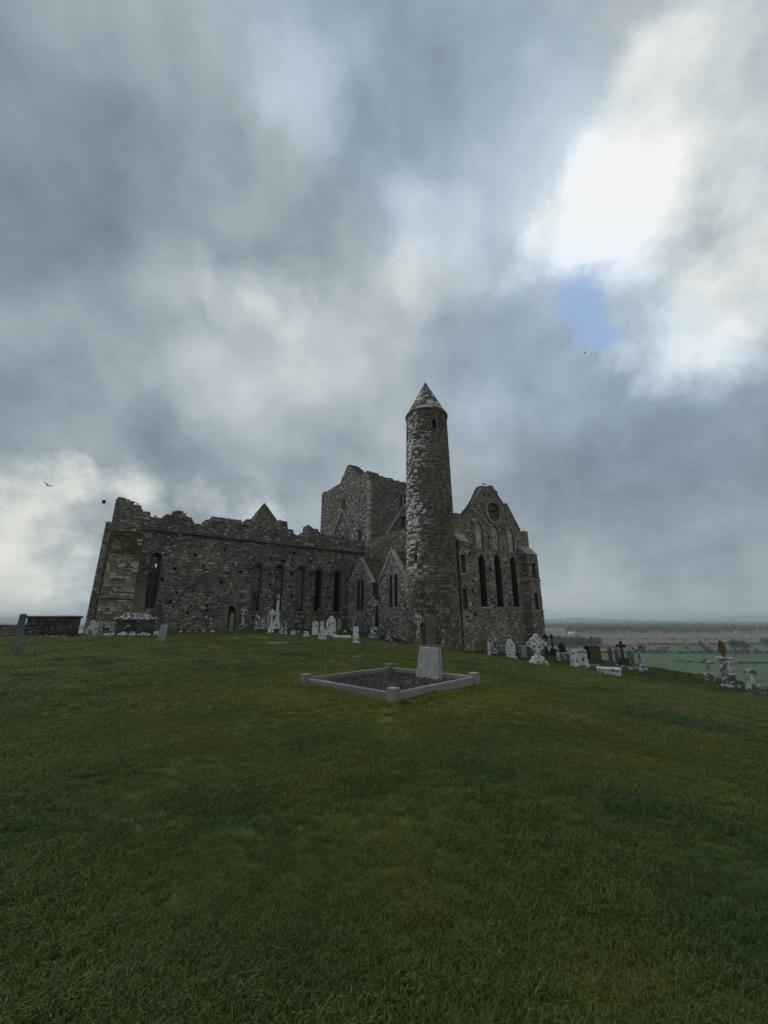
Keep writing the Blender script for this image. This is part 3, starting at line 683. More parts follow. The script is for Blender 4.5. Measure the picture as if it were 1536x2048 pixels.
# gable buttresses with canopied niches
def gable_buttress(x0, x1, ztop, zcap, yb, nich, strings, zbase=-3.2):
    m_ = north_map(yb); pockets = [Rect(a, b, c, d) for a, b, c, d in nich]
    part, _ = masonry('gable_buttress', church, m_, [(x0 - .08, zbase), (x0, zcap), (x1, zcap), (x1 + .08, zbase)], [], pockets, (.18, .3), (.3, .6), GY - yb + .1, M['gable'], pdep=.3, core_mat=M['mortar'], white=.05)
    # east cheek
    v, f, ti, li = [], [], [], []; z = zbase
    while z < zcap - .1:
        h = random.uniform(.2, .3)
        bv, bf = block(yb + .02, GY + .02, z + .01, min(zcap, z + h) - .01, -.02 - random.uniform(0, .03), .1, .02, .012)
        b0 = len(v); v += [(x0 - .08 * (zcap - p[1]) / (zcap - zbase) + p[2], p[0], p[1]) for p in bv]; f += [tuple(q + b0 for q in g)[::-1] for g in bf]; tt = random.gauss(.5, .2); ti += [tt] * 12; li += [random.uniform(0, .15)] * 12; z += h
    tag(mesh_obj('cheek_stones', v, f, M['gable'], part, {'tint': ti, 'lich': li}), kind='stuff')
    mb = MB(); mb.add([(x0 - .1, yb - .12, zcap), (x1 + .1, yb - .12, zcap), (x1 + .1, GY + .1, zcap), (x0 - .1, GY + .1, zcap), (x0 - .1, GY - .02, ztop), (x1 + .1, GY - .02, ztop), (x1 + .1, GY + .1, ztop), (x0 - .1, GY + .1, ztop)],
                      [(3, 2, 1, 0), (4, 5, 6, 7), (0, 1, 5, 4), (1, 2, 6, 5), (2, 3, 7, 6), (3, 0, 4, 7)]); mb.build('weathered_cap', M['pale'], part)
    for z in strings:
        mb = MB(); mb.prism([(x0 - .12, z - .08), (x1 + .12, z - .08), (x1 + .08, z + .06), (x0 - .08, z + .06)], yb - .12, yb + .04); mb.build('string_course', M['dressed'], part)
    for a, b, c, d in nich:
        xc = (a + b) / 2
        mb = MB(); ribbon(mb, m_, (a - .16, d - .1), (xc, d + .55), .11, -.16, .06); ribbon(mb, m_, (xc, d + .55), (b + .16, d - .1), .11, -.161, .059); mb.build('niche_gablet', M['pale'], part)
        mb = MB(); mb.prism([(a - .02, d - .02), (b + .02, d - .02), (xc, d + .45)], yb - .03, yb + .05); mb.build('gablet_panel', M['dressed'], part)
        for q in (a - .06, b + .06):
            mb = MB(); bar(mb, m_, q - .05, q + .05, c, d, -.08, .06); mb.build('niche_shaft', M['dressed'], part)
        mb = MB(); bar(mb, m_, a, b, c, d, .27, .298); mb.build('niche_back', M['gable'], part)
YB = -1.5; pb = lambda px, py: PN(px, py, YB)
def npx(pa, pb_, y0, y1): return (pb(pa, y0)[0], pb(pb_, y0)[0], pb(pa, y1)[1], pb(pa, y0)[1])
gable_buttress(pb(1054, 1109)[0], pb(1074, 1109)[0], pb(1048, 1094)[1] + .35, pb(1060, 1109)[1], YB,
               [npx(1062, 1069, 1126, 1157), npx(1067, 1075, 1186, 1217)], [pb(1060, 1159)[1], pb(1070, 1221)[1]])
gable_buttress(2.4, pb(939, 1130)[0], pb(925, 1062)[1], pb(925, 1083)[1], YB,
               [npx(919, 929, 1108, 1144), npx(923, 933, 1176, 1217)], [pb(925, 1149)[1], pb(930, 1219)[1]])
# two side chapels with gabled fronts
def chapel(y0, y1, yap, zap, zeave, lights, zsill, ztop):
    XG = -1.6; m_ = east_map(XG); XW = 1.32
    poly = [(y0, -1.2), (y0, zeave), (yap, zap), (y1, zeave), (y1, -1.2)]
    ls = [Lancet(c, hw, zsill, ztop, 2.0) for c, hw in lights]
    part, _ = masonry('side_chapel', church, m_, poly, [], ls, (.10, .19), (.13, .38), .9, M['chapel'], flip=True, white=.16)
    for L in ls:
        mb = MB(); arch_band(mb, m_, L, .07, -.05, .2); mb.build('window_frame', M['dressed'], part); fill_panel('window_dark_sheet', m_, L, .22, M['void'], part, .03)
    mb = MB(); bar(mb, m_, ls[0].xc - .6 if ls[0].xc < ls[1].xc else ls[1].xc - .4, max(l.xc for l in ls) + .4, zsill - .14, zsill, -.1, .3); mb.build('window_sill', M['dressed'], part)
    for (a, b) in (((y0 - .12, zeave - .08), (yap, zap + .1)), ((yap, zap + .1), (y1 + .12, zeave - .08))):
        mb = MB(); ribbon(mb, m_, a, b, .18, -.10 - random.uniform(0, .004), .35); mb.build('gable_coping', M['pale'], part)
    for yy, sgn in ((y0, 1), (y1, -1)):
        mb = MB(); mb.box(XG + .9, XW, min(yy, yy + sgn * .8), max(yy, yy + sgn * .8), -1.2, zeave - .1); mb.build('side_wall', M['mortar'], part)
    for ye, sg in ((y0, 1), (y1, -1)):
        L_ = math.hypot(yap - ye, zap - zeave); cy, cz = (yap - ye) / L_, (zap - zeave) / L_
        def mp(s, z, d, ye=ye, cy=cy, cz=cz, sg=sg):
            return (s, ye + z * cy + d * cz * sg, zeave + .04 + z * cz - d * abs(cy))
        rf, _ = masonry('chapel_roof', church, mp, [(XG + .3, -.1), (XG + .3, L_), (XW, L_), (XW, -.1)], [], [], (.12, .17), (.2, .34), .22, M['slate'], flip=(sg < 0), proud=.015, gap=.006, white=.0, stones_name='roof_slates', ch=.01, core_mat=M['slate'])
    mb = MB(); mb.box(XG + .36, XW, yap - .1, yap + .1, zap + .0, zap + .14); mb.build('ridge_stones', M['dressed'], part)
def lt(pa, pb_, py): a, b = PE(pa, py, -1.6)[0], PE(pb_, py, -1.6)[0]; return ((a + b) / 2, abs(a - b) / 2 * 1.15)
chapel(8.25, 13.62, 10.98, 8.58, 5.6, [lt(714.5, 719.5, 1190), lt(722, 727.3, 1190)], PE(720, 1220, -1.6)[1], PE(720, 1156, -1.6)[1])
chapel(1.95, 7.05, 4.55, 8.60, 5.45, [lt(779.5, 784.5, 1190), lt(789.6, 795.2, 1190)], PE(787, 1215, -1.6)[1], PE(787, 1146, -1.6)[1])

# ------------------------------------------------------------------ round tower
rt = empty('round_tower', (T0[0] - .10, T0[1], 0), ANG)
tag(rt, 'tall tapering round stone tower with conical cap and white lichen', 'tower')
TZ0, TZE, TZA = -1.5, 22.75, 27.35
def RAD(z): return 2.62 - (2.62 - 2.17) * (z - TZ0) / (TZE - TZ0)
R0 = 2.4
THC = math.atan2(CL[1], CL[0])           # towards the viewer's hilltop
def cyl(s, z, d): a = s / R0; r = RAD(z) - d; return (r * math.cos(a), r * math.sin(a), z)
def zt(py, off=2.2): r = ray(860, py); return EYE + r[2] / r[1] * (37.9 - off)
def ta(px, axis, hw): return (THC + math.asin(max(-1, min(1, (px - axis) / hw)))) * R0
circ = 2 * math.pi * R0
sA = THC * R0 - circ / 2
def wrap(s):
    while s < sA: s += circ
    while s > sA + circ: s -= circ
    return s
t_holes = [Lancet(wrap(ta(864, 850, 39)), .26, zt(856), zt(836), 1.2), Rect(wrap(ta(813.2, 850, 39)) - .3, wrap(ta(813.2, 850, 39)) + .25, zt(869), zt(848)),
           Rect(wrap(ta(891.5, 856, 46)) - .14, wrap(ta(891.5, 856, 46)) + .14, zt(1029), zt(1013)), Rect(wrap(ta(833.5, 861.5, 48.5)) - .16, wrap(ta(833.5, 861.5, 48.5)) + .16, zt(1120), zt(1107)),
           Rect(THC * R0 + .5 - .1, THC * R0 + .5 + .1, zt(861), zt(859))]
def t_lich(s, z):
    if random.random() < .35: return random.uniform(0, .1)
    a = s / R0 - THC                     # negative: the side turned to the south-east
    w = 1 / (1 + math.exp((a + .28 + .15 * math.sin(z * .9)) * 5))
    n = mnoise.noise(Vector((s * .55, z * .35, 3.3))) * .5 + .5
    low = min(1, max(.15, (z - 1.0) / 6))
    return min(.95, max(0, (.10 + 1.0 * w * (n * 1.25)) * low * random.uniform(.2, 1.35)))
cand = []
def t_single(s, z):
    a = abs(s / R0 - THC)
    if a < 1.2 and z < 6.6 and len(cand) < 300: cand.append(1); return True
    return False
shaft, sing = masonry('tower_shaft', rt, cyl, [(sA, TZ0), (sA, TZE), (sA + circ, TZE), (sA + circ, TZ0)], t_holes, [], lambda z: (.2, .32) if z < 7 else (.13, .22), lambda z: (.28, .62) if z < 7 else (.18, .46), .75, M['ashlar'], ts=.17, seg=.5, proud=.04, gap=.012, lichf=t_lich, single=t_single, stones_name='upper_stones', flip=False)
for (s, z, l, h, lc) in sing:
    i = random.randrange(16)
    if lc < .25 and i % 7 == 0: i += 1
    o = bpy.data.objects.new('stone', unit_block(M['ashlar'], i % 16)); link(o, shaft)
    a = s / R0; r = RAD(z) + .015 + random.uniform(0, .03)
    o.location = (r * math.cos(a), r * math.sin(a), z); o.rotation_euler = (0, 0, a + math.pi / 2); o.scale = (l, .14, h)
for i, L in enumerate(t_holes[:1]):
    mb = MB(); arch_band(mb, cyl, L, .10, -.05, .2); mb.build('window_frame', M['dressed'], shaft)
mb = MB(); nseg = 40
mb2 = []
for zz, rr in ((TZE - .02, 2.17), (TZE - .02, 2.30), (TZE + .16, 2.32), (TZE + .16, 2.1)):
    mb2.append([(rr * math.cos(2 * math.pi * i / nseg), rr * math.sin(2 * math.pi * i / nseg), zz) for i in range(nseg)])
v = sum(mb2, []); f = []
for k in range(4):
    for i in range(nseg): f.append((k * nseg + i, k * nseg + (i + 1) % nseg, ((k + 1) % 4) * nseg + (i + 1) % nseg, ((k + 1) % 4) * nseg + i))
mesh_obj('eaves_ring', v, f, M['mortar'], rt)
def cone(s, z, d): a = s / R0; r = max(.02, 2.27 * (TZA - z) / (TZA - TZE - .16)) - d; return (r * math.cos(a), r * math.sin(a), z)
def c_lich(s, z): return min(.85, random.uniform(.05, .75) * (1.1 if mnoise.noise(Vector((s * .6, z, 8))) > -.1 else .5))
masonry('conical_cap', rt, cone, [(sA, TZE + .16), (sA, TZA - .45), (sA + circ, TZA - .45), (sA + circ, TZE + .16)], [], [], (.2, .27), (.45, .8), .3, M['ashlar'], seg=.4, proud=.02, gap=.014, lichf=c_lich, stones_name='cap_stones')
mb = MB(); v = [(.24 * math.cos(2 * math.pi * i / 12), .24 * math.sin(2 * math.pi * i / 12), TZA - .47) for i in range(12)] + [(0, 0, TZA + .05)]
mb.add(v, [(i, (i + 1) % 12, 12) for i in range(12)]); mb.build('cap_tip', M['ashlar'], rt)

# ------------------------------------------------------------------ small chapel tower with a stone pyramid roof behind the choir
cx_, cz_ = PN(529, 1005, 34.3)
st = empty('chapel_tower', (*to_world(cx_, 34.3), 0), ANG)
tag(st, 'square chapel tower with pyramid stone roof showing above the choir wall', 'chapel')
hw = 2.35
mb = MB(); mb.box(-hw + .12, hw - .12, -hw + .12, hw - .12, -.5, 16.3); mb.build('wall', M['mortar'], st)
def pyr(k):
    def mp(s, z, d):
        w = (hw + .1) * (1 - z / 4.6); x, y = s * w, -(w - d); zz = 16.3 + z * (cz_ - 16.3) / 4.6
        for _ in range(k): x, y = -y, x
        return (x, y, zz)
    return mp
for k in range(4):
    masonry('roof', st, pyr(k), [(-1, 0), (-1, 4.4), (1, 4.4), (1, 0)], [], [], (.2, .28), (.12, .2), .15, M['slate'], proud=.02, gap=.008, stones_name='roof_stones', core_mat=M['slate'])

# ------------------------------------------------------------------ family grave plot on the lawn
gF, gL, gB, gR = [Vector((*ground_hit(*p)[:2], 0)) for p in ((785, 1404), (611, 1369), (783, 1346), (948, 1374))]
gc = (gF + gL + gB + gR) / 4
e1 = ((gL - gF) + (gB - gR)) / 2; e2 = ((gR - gF) + (gB - gL)) / 2
th = (math.atan2(e1.y, e1.x) + math.atan2(e2.y, e2.x) + math.pi / 2) / 2      # local x along e1 turned
th = math.atan2(e2.y, e2.x); SZ1, SZ2 = e2.length, e1.length
gz0 = gz(gc.x, gc.y)
plot = empty('grave_plot', (gc.x, gc.y, gz0), th)
tag(plot, 'square grave plot edged by grey kerbs and corner posts, filled with gravel', 'grave plot')
a2, b2 = SZ1 / 2, SZ2 / 2
def soft(o, w=.012, seg=2, dis=None):
    m_ = o.modifiers.new('bevel', 'BEVEL'); m_.width = w; m_.segments = seg; m_.limit_method = 'ANGLE'; return o
KH, KW = .18, .09
def kerbstone(x0, y0, x1, y1):
    L = math.hypot(x1 - x0, y1 - y0); n = 10; dx, dy = (x1 - x0) / L, (y1 - y0) / L; v = []; f = []
    for i in range(n + 1):
        q = i / n; j = [random.uniform(-.004, .004) for _ in range(4)]
        cx, cy = x0 + (x1 - x0) * q, y0 + (y1 - y0) * q
        for s, z, jj in ((-KW / 2, -.30, 0), (KW / 2, -.30, 0), (KW / 2, KH - .015, j[0]), (KW / 2 - .015, KH, j[1]), (-KW / 2 + .015, KH, j[2]), (-KW / 2, KH - .015, j[3])):
            v.append((cx - dy * s, cy + dx * s, z + jj))
    for i in range(n):
        for k in range(6): f.append((6 * i + k, 6 * i + (k + 1) % 6, 6 * i + 6 + (k + 1) % 6, 6 * i + 6 + k))
    f += [tuple(range(5, -1, -1)), tuple(6 * n + k for k in range(6))]
    return mesh_obj('kerb', v, f, M['kerb'], plot)
for p in (((-a2, -b2), (a2, -b2)), ((a2, -b2), (a2, b2)), ((a2, b2), (-a2, b2)), ((-a2, b2), (-a2, -b2))): kerbstone(*p[0], *p[1])
for sx in (-1, 1):
    for sy in (-1, 1):
        mb = MB(); mb.frustum(.215, .215, .21, .21, -.35, .27, sx * a2, sy * b2); soft(mb.build('corner_post', M['kerb'], plot), .009, 1)
mb = MB(); n = 14; v = []; f = []
for i in range(n + 1):
    for j in range(n + 1):
        v.append((-a2 + 2 * a2 * i / n, -b2 + 2 * b2 * j / n, .055 + random.uniform(-.02, .02)))
for i in range(n):
    for j in range(n): q = i * (n + 1) + j; f.append((q, q + n + 1, q + n + 2, q + 1))
bed = mesh_obj('gravel_bed', v, f, M['gravel'], plot)
NP = 9000
P = np.column_stack([rng.uniform(-a2 + .08, a2 - .08, NP), rng.uniform(-b2 + .08, b2 - .08, NP), rng.uniform(.05, .085, NP)])
octv = np.array([(1, 0, 0), (0, 1, 0), (-1, 0, 0), (0, -1, 0), (0, 0, .8), (0, 0, -.8)])
octf = np.array([(0, 1, 4), (1, 2, 4), (2, 3, 4), (3, 0, 4), (1, 0, 5), (2, 1, 5), (3, 2, 5), (0, 3, 5)])
sc = rng.uniform(.012, .034, (NP, 1, 1)) * rng.uniform(.6, 1.2, (NP, 6, 3)); an = rng.uniform(0, 6.28, NP)
V = octv[None] * sc; ca_, sa_ = np.cos(an)[:, None], np.sin(an)[:, None]
V = np.stack([V[..., 0] * ca_ - V[..., 1] * sa_, V[..., 0] * sa_ + V[..., 1] * ca_, V[..., 2]], -1) + P[:, None, :]
Fc = (octf[None] + (np.arange(NP) * 6)[:, None, None]).reshape(-1, 3)
tints = np.repeat(np.clip(rng.normal(.42, .25, NP), 0, 1), 6)
tag(mesh_obj('gravel', V.reshape(-1, 3), Fc, M['gravel'], plot, {'tint': tints, 'lich': np.zeros(NP * 6)}), kind='stuff')
# headstone inside the plot: battered slab facing across the gravel
m, t, b = new_mat('streaked_headstone')
tc = N(t, 'ShaderNodeTexCoord').outputs['Object']
stv = vmath(t, 'MULTIPLY', tc, (9.0, 9.0, 1.2)).outputs[0]
streak = noise(t, stv, 2.2, 5, .65); sp_ = noise(t, tc, 22, 4, .6); bl_ = noise(t, tc, 4.5, 5, .6)
c = mixc(t, maprange(t, bl_, .3, .7), rgb(.25, .255, .25), rgb(.36, .36, .342))
c = mixc(t, maprange(t, streak, .56, .72, 0, .75), c, rgb(.62, .62, .60)); c = mixc(t, maprange(t, sp_, .62, .72, 0, .8), c, rgb(.46, .45, .40))
c = mixc(t, maprange(t, streak, .44, .30, 0, .5), c, rgb(.12, .118, .10))
t.links.new(c, b.inputs['Base Color']); b.inputs['Roughness'].default_value = .7; bump(t, b, sp_, .3, .01); M['streak'] = m
hb = ground_hit(826, 1351)[:2]; hb2 = ground_hit(881, 1357)[:2]
_r = ray(853, 1356); _s = (gz0 + .08 - EYE) / _r[2]; hx, hy = _r[0] * _s, _r[1] * _s
dv_ = Vector((hx, hy, 0)) - gc; lx = dv_.x * math.cos(th) + dv_.y * math.sin(th); ly = -dv_.x * math.sin(th) + dv_.y * math.cos(th)
hs_ = empty('headstone', (gc.x + math.cos(th) * (a2 - 2.15 * a2 * 0) * 0 + (hx - gc.x), gc.y + (hy - gc.y), gz0 + .05), 0)
tag(hs_, 'pale streaked blank headstone leaning back inside the gravel grave plot', 'headstone')
face = math.atan2(gB.y - gR.y, gB.x - gR.x)
hs_.rotation_euler = (0, 0, face + math.pi)
W2, HH = .385, .80
mb = MB(); v = [(-W2 - .03, -.02, -.1), (W2 + .02, -.02, -.1), (W2 + .02, .20, -.1), (-W2 - .03, .20, -.1), (-W2 + .06, .10, HH), (W2 - .02, .10, HH - .005), (W2 - .02, .21, HH - .005), (-W2 + .06, .21, HH)]
mb.add(v, [(3, 2, 1, 0), (4, 5, 6, 7), (0, 1, 5, 4), (1, 2, 6, 5), (2, 3, 7, 6), (3, 0, 4, 7)])
soft(mb.build('slab', M['streak'], hs_), .012, 3)

# ------------------------------------------------------------------ graveyard
def arc(cx, cz, r, a0, a1, n): return [(cx + r * math.cos(a0 + (a1 - a0) * i / n), cz + r * math.sin(a0 + (a1 - a0) * i / n)) for i in range(n + 1)]
ROUGH_TEX = bpy.data.textures.new('stone_lumps', 'CLOUDS'); ROUGH_TEX.noise_scale = .18; ROUGH_TEX.noise_depth = 3
def roughen(o, size, amt):
    r_ = o.modifiers.new('remesh', 'REMESH'); r_.mode = 'VOXEL'; r_.voxel_size = max(.018, size / 26)
    d = o.modifiers.new('displace', 'DISPLACE'); d.texture = ROUGH_TEX; d.strength = amt; d.mid_level = .5; d.texture_coords = 'GLOBAL'
    return o
def outline(kind, w, h):
    a = w / 2
    if kind == 'round': return [(-a, 0), (a, 0)] + arc(0, h - a, a, 0, math.pi, 10)
    if kind == 'point': return [(-a, 0), (a, 0), (a, h - a * 1.5), (a * .8, h - a * .8), (a * .45, h - a * .25), (0, h), (-a * .45, h - a * .25), (-a * .8, h - a * .8), (-a, h - a * 1.5)]
    if kind == 'shoulder': return [(-a, 0), (a, 0), (a * 1.0, h * .74), (a * .72, h * .77), (a * .66, h * .84)] + arc(0, h - a * .55, a * .55, .25, math.pi - .25, 6) + [(-a * .66, h * .84), (-a * .72, h * .77), (-a, h * .74)]
    if kind == 'flatround': return [(-a * 1.06, 0), (a * 1.06, 0), (a, h * .88), (a * .88, h * .97), (a * .5, h), (-a * .5, h), (-a * .88, h * .97), (-a, h * .88)]
    if kind == 'taper': return [(-a, 0), (a, 0), (a * .72, h * .95), (a * .5, h), (-a * .5, h), (-a * .72, h * .95)]
    if kind == 'gable': return [(-a, 0), (a, 0), (a * .96, h * .72), (0, h), (-a * .96, h * .72)]
    return [(-a, 0), (a, 0), (a * .97, h), (-a * .97, h)]
GRAVES = []
def blocked(x, y):                       # inside or hard against the church
    return (y > 13.35 and x < -1.5) or (x > -2.5 and y > 1.6) or math.hypot(x, y) < 3.25 or (x > 1.5 and y > -1.85) or (x < -23 and y > 12.0)
def foot(px, py):
    X, Y, Z = ground_hit(px, py)
    while Y > 5 and blocked(*to_local(X, Y)): X, Y = X * (Y - .15) / Y, Y - .15
    return X, Y, gz(X, Y)
def grave(name, typ, px, py, wpx, hpx, mat, label, cat=None, rot=None, rough=None, group=None, lean=0.0, mat2=None, th=None):
    X, Y, Z = foot(px, py); dep = Y * CPI + (Z - EYE) * SPI
    rt_ = ray(px, py - hpx)
    w, h = wpx * dep / F_PX, max(hpx * dep / F_PX * .6, EYE + rt_[2] / rt_[1] * Y - Z + .04)
    az = math.atan2(X, Y)
    rz = -az + (random.uniform(-.3, .3) if rot is None else rot)
    o = empty(name, (X, Y, Z - .04), rz); o.rotation_euler = (lean * .5, lean, rz)
    tag(o, label, cat or 'gravestone', group or 'weathered graves round the cathedral')
    mt, mt2 = M[mat], M[mat2 or mat]
    rg = rough if rough is not None else (.028 if mat in ('lw', 'lm', 'ly') else .012)
    def part(n_, mb, m_=None, amt=None, size=None):
        q = mb.build(n_, m_ or mt, o); 
        if rg: roughen(q, size or max(w, h), (amt or rg) * min(1.0, max(w, h)))
        return q
    d = th or max(.12, min(.24, w * .28))
    if typ in ('round', 'point', 'shoulder', 'flatround', 'taper', 'gable', 'square'):
        bh = min(.22, h * .14)
        part('slab', MB().prism([(x, z + bh * .6) for x, z in outline(typ, w, h - bh * .6)], -d / 2, d / 2))
        part('base', MB().frustum(w * 1.22, d * 2.0, w * 1.16, d * 1.8, -.15, bh), size=max(w, .5))
    elif typ == 'celtic':
        bh = h * .27; a = w / 2; sw = max(.13, w * .24); hc = h - a * 1.02
        part('plinth', MB().frustum(w * 1.05, w * .62, w * .86, w * .5, -.15, bh * .45), mt2, size=w * 1.2)
        part('pedestal', MB().frustum(w * .72, w * .44, w * .56, w * .36, bh * .42, bh), mt2, size=w)
        part('shaft', MB().frustum(sw * 1.35, d, sw, d * .85, bh - .03, hc - a * .3), size=h * .6)
        mb = MB(); mb.box(-sw / 2, sw / 2, -d * .42, d * .42, hc - a * .6, h); mb.box(-a, a, -d * .41, d * .41, hc - sw / 2, hc + sw / 2); mb.ring(0, hc, a * .56, a * .80, -d * .34, d * .34, 18)
        part('cross_head', mb, size=w * 1.0)
    elif typ == 'cross':
        bh = h * .22; a = w / 2; sw = max(.12, w * .3); hc = h - a * 1.0
        part('pedestal', MB().frustum(w * .8, w * .5, w * .66, w * .42, -.15, bh), mt2, size=w)
        mb = MB(); mb.box(-sw / 2, sw / 2, -d * .45, d * .45, bh - .03, h); mb.box(-a, a, -d * .43, d * .43, hc - sw / 2, hc + sw / 2)
        part('cross_head', mb, size=h * .8)
    elif typ == 'crossbase':              # cross standing on a tall block
        bh = h * .36; a = w / 2; sw = max(.12, w * .22); hc = h - a * .8
        part('block', MB().frustum(w * .95, w * .6, w * .85, w * .5, -.15, bh), mt2, size=w)
        mb = MB(); mb.frustum(sw * 1.25, d, sw, d * .8, bh - .03, h); mb.box(-a * .8, a * .8, -d * .41, d * .41, hc - sw / 2, hc + sw / 2)
        part('cross_head', mb, size=h * .7)
    elif typ == 'obelisk':
        part('plinth', MB().frustum(w * 1.1, w * 1.1, w * .95, w * .95, -.15, h * .12), size=w)
        part('shaft', MB().frustum(w * .72, w * .72, w * .46, w * .46, h * .11, h * .93).frustum(w * .46, w * .46, .02, .02, h * .93, h), size=h)
    elif typ == 'pedestal':
        part('plinth', MB().frustum(w * 1.1, w * .9, w, w * .8, -.15, h * .2), size=w)
        part('shaft', MB().frustum(w * .72, w * .6, w * .62, w * .52, h * .19, h * .6), size=h * .5)
        part('cap', MB().frustum(w * .86, w * .7, w * .8, w * .66, h * .6, h * .66).frustum(w * .8, w * .66, w * .2, w * .2, h * .66, h * .78), size=w)
        mb = MB(); mb.box(-.05, .05, -.05, .05, h * .76, h); mb.box(-w * .2, w * .2, -.045, .045, h * .88, h * .88 + .09); part('cross_head', mb, size=.6)
    elif typ == 'spire':                  # tall tapering stone carrying a small cross
        part('plinth', MB().frustum(w * 1.15, w * .8, w * .95, w * .66, -.15, h * .26), size=w)
        part('shaft', MB().frustum(w * .62, w * .5, w * .34, w * .3, h * .24, h * .84), size=h * .7)
        mb = MB(); mb.box(-.07, .07, -.07, .07, h * .8, h); mb.box(-w * .3, w * .3, -.06, .06, h * .88, h * .88 + .13); part('cross_head', mb, size=.7)
    elif typ == 'post':
        part('shaft', MB().frustum(w, d, w * .94, d * .95, -.25, h), size=w * 1.6)
    elif typ == 'ledger':
        h = max(h, .10); dp = min(w * .55, .75)
        part('slab', MB().frustum(w, dp, w * .97, dp * .95, -.1, h), size=w)
    elif typ == 'chest':
        part('body', MB().frustum(w * .9, w * .5, w * .9, w * .5, -.1, h * .75), size=w)
        part('lid', MB().frustum(w, w * .6, w * .98, w * .58, h * .75 - .01, h), size=w)
    elif typ == 'lump':
        n = 7; ol = [(w / 2 * math.cos(math.pi * i / n) * random.uniform(.8, 1.05), h * math.sin(math.pi * i / n) * random.uniform(.75, 1.08)) for i in range(n + 1)]
        part('rock', MB().prism([(x, z - .1 if i in (0, n) else z) for i, (x, z) in enumerate(ol)], -w * .3, w * .3), amt=.12, size=w)
    elif typ == 'kerbset':                # low rectangular kerb, one long side towards the lawn
        L, Dp, t_ = w, (th or 1.9), .12
        for (x0, x1, y0, y1) in ((-L / 2, L / 2, 0, t_), (-L / 2, L / 2, Dp - t_, Dp), (-L / 2, -L / 2 + t_, t_ + .003, Dp - t_ - .003), (L / 2 - t_, L / 2, t_ + .003, Dp - t_ - .003)):
            zz = [gz(X + math.cos(rz) * xx - math.sin(rz) * yy, Y + math.sin(rz) * xx + math.cos(rz) * yy) - Z for xx, yy in ((x0, y0), (x1, y0), (x1, y1), (x0, y1))]
            mb = MB(); mb.add([(x0, y0, zz[0] - .2), (x1, y0, zz[1] - .2), (x1, y1, zz[2] - .2), (x0, y1, zz[3] - .2), (x0, y0, zz[0] + h), (x1, y0, zz[1] + h), (x1, y1, zz[2] + h), (x0, y1, zz[3] + h)],
                              [(3, 2, 1, 0), (4, 5, 6, 7), (0, 1, 5, 4), (1, 2, 6, 5), (2, 3, 7, 6), (3, 0, 4, 7)]); mb.build('kerb', mt, o)
    GRAVES.append(o); return o
g = grave
# --- on the edge of the hill, by the corner buttress
g('granite_post', 'post', 28, 1308, 12, 80, 'gr', 'tall plain grey stone post standing alone on open lawn beside the burial vault', 'post', 0, .0, th=.22)
g('obelisk', 'obelisk', 176, 1268, 9, 46, 'ol', 'slim dark obelisk rising behind the burial vault and the cathedral corner', 'obelisk')
g('headstone', 'lump', 181, 1270, 24, 32, 'lw', 'broad lumpy stone crusted white with lichen at the foot of the corner buttress')
g('headstone', 'round', 197, 1270, 11, 34, 'lm', 'narrow patchy headstone leaning against the outer edge of the corner buttress')
g('marker', 'point', 230, 1269, 7, 17, 'lw', 'small white pointed marker beside the great broken cross base', 'grave marker')
g('headstone', 'post', 322, 1284, 14, 34, 'bl', 'small pale blue grey upright stone alone on the lawn by the broken cross', None, -.25, .01, lean=.06, th=.12)
g('grave_slab', 'chest', 304, 1269, 15, 10, 'gr', 'little grey box tomb against the base of the broken cross', 'tomb')
# --- foot of the choir wall
g('headstone', 'taper', 441, 1262, 13, 22, 'ol', 'short greenish slanting slab beside the choir doorway')
g('headstone', 'square', 449, 1262, 8, 46, 'ol', 'tall thin olive stone on the buttress side of the choir doorway', th=.2)
g('headstone', 'point', 461, 1262, 10, 38, 'gr', 'pointed grey green headstone standing in front of the choir doorway')
g('headstone', 'square', 472, 1262, 9, 60, 'ol', 'tallest olive pillar stone beside the choir doorway', th=.25)
g('celtic_cross', 'celtic', 484, 1258, 18, 44, 'lm', 'patchy ringed cross between choir doorway and first blocked window', 'cross')
g('headstone', 'shoulder', 513.5, 1258, 12, 29, 'lm', 'black and white headstone below the first blocked choir window')
g('headstone', 'round', 526, 1258, 9, 24, 'lm', 'small round topped patchy headstone below the second choir window')
g('headstone', 'round', 535, 1259, 5, 28, 'bl', 'thin pale headstone half hidden by a white ringed cross')
g('celtic_cross', 'celtic', 541, 1267, 15, 49, 'lw', 'white encrusted ringed cross in front of the second choir window', 'cross')
g('monument', 'spire', 553, 1254, 15, 66, 'lw', 'very tall tapering white monument below the second choir window', 'monument')
g('headstone', 'round', 566, 1269, 15, 28, 'lm', 'squat dark headstone with white spots beside the tall white monument')
g('marker', 'round', 586, 1271, 9, 11, 'lw', 'tiny white rounded marker low in the grass before the third choir window', 'grave marker')
g('marker', 'lump', 612, 1275, 13, 15, 'lw', 'small white broken stone in the grass before the olive pedestal', 'grave marker')
g('monument', 'pedestal', 615.5, 1259, 18, 48, 'ol', 'olive pedestal with cap and little cross below the third choir window', 'monument')
g('stone_cross', 'cross', 636.5, 1254, 12, 38, 'ol', 'plain olive Latin cross below the fourth choir window', 'cross')
g('headstone', 'round', 630, 1271, 12, 29, 'lw', 'white rounded headstone just before the plain olive cross')
g('headstone', 'round', 643.5, 1261, 9, 21, 'lw', 'white round headstone beside the foot of the plain olive cross')
g('headstone', 'lump', 645, 1280, 16, 26, 'lw', 'ragged white stone on a dark slab out in front of the graves')
g('headstone', 'point', 661.5, 1273, 20, 42, 'lw', 'big white pointed headstone with dark vertical streaks below the last choir window')
g('headstone', 'point', 678.5, 1258, 9, 22, 'lm', 'small patchy pointed headstone against the wall under the last choir window')
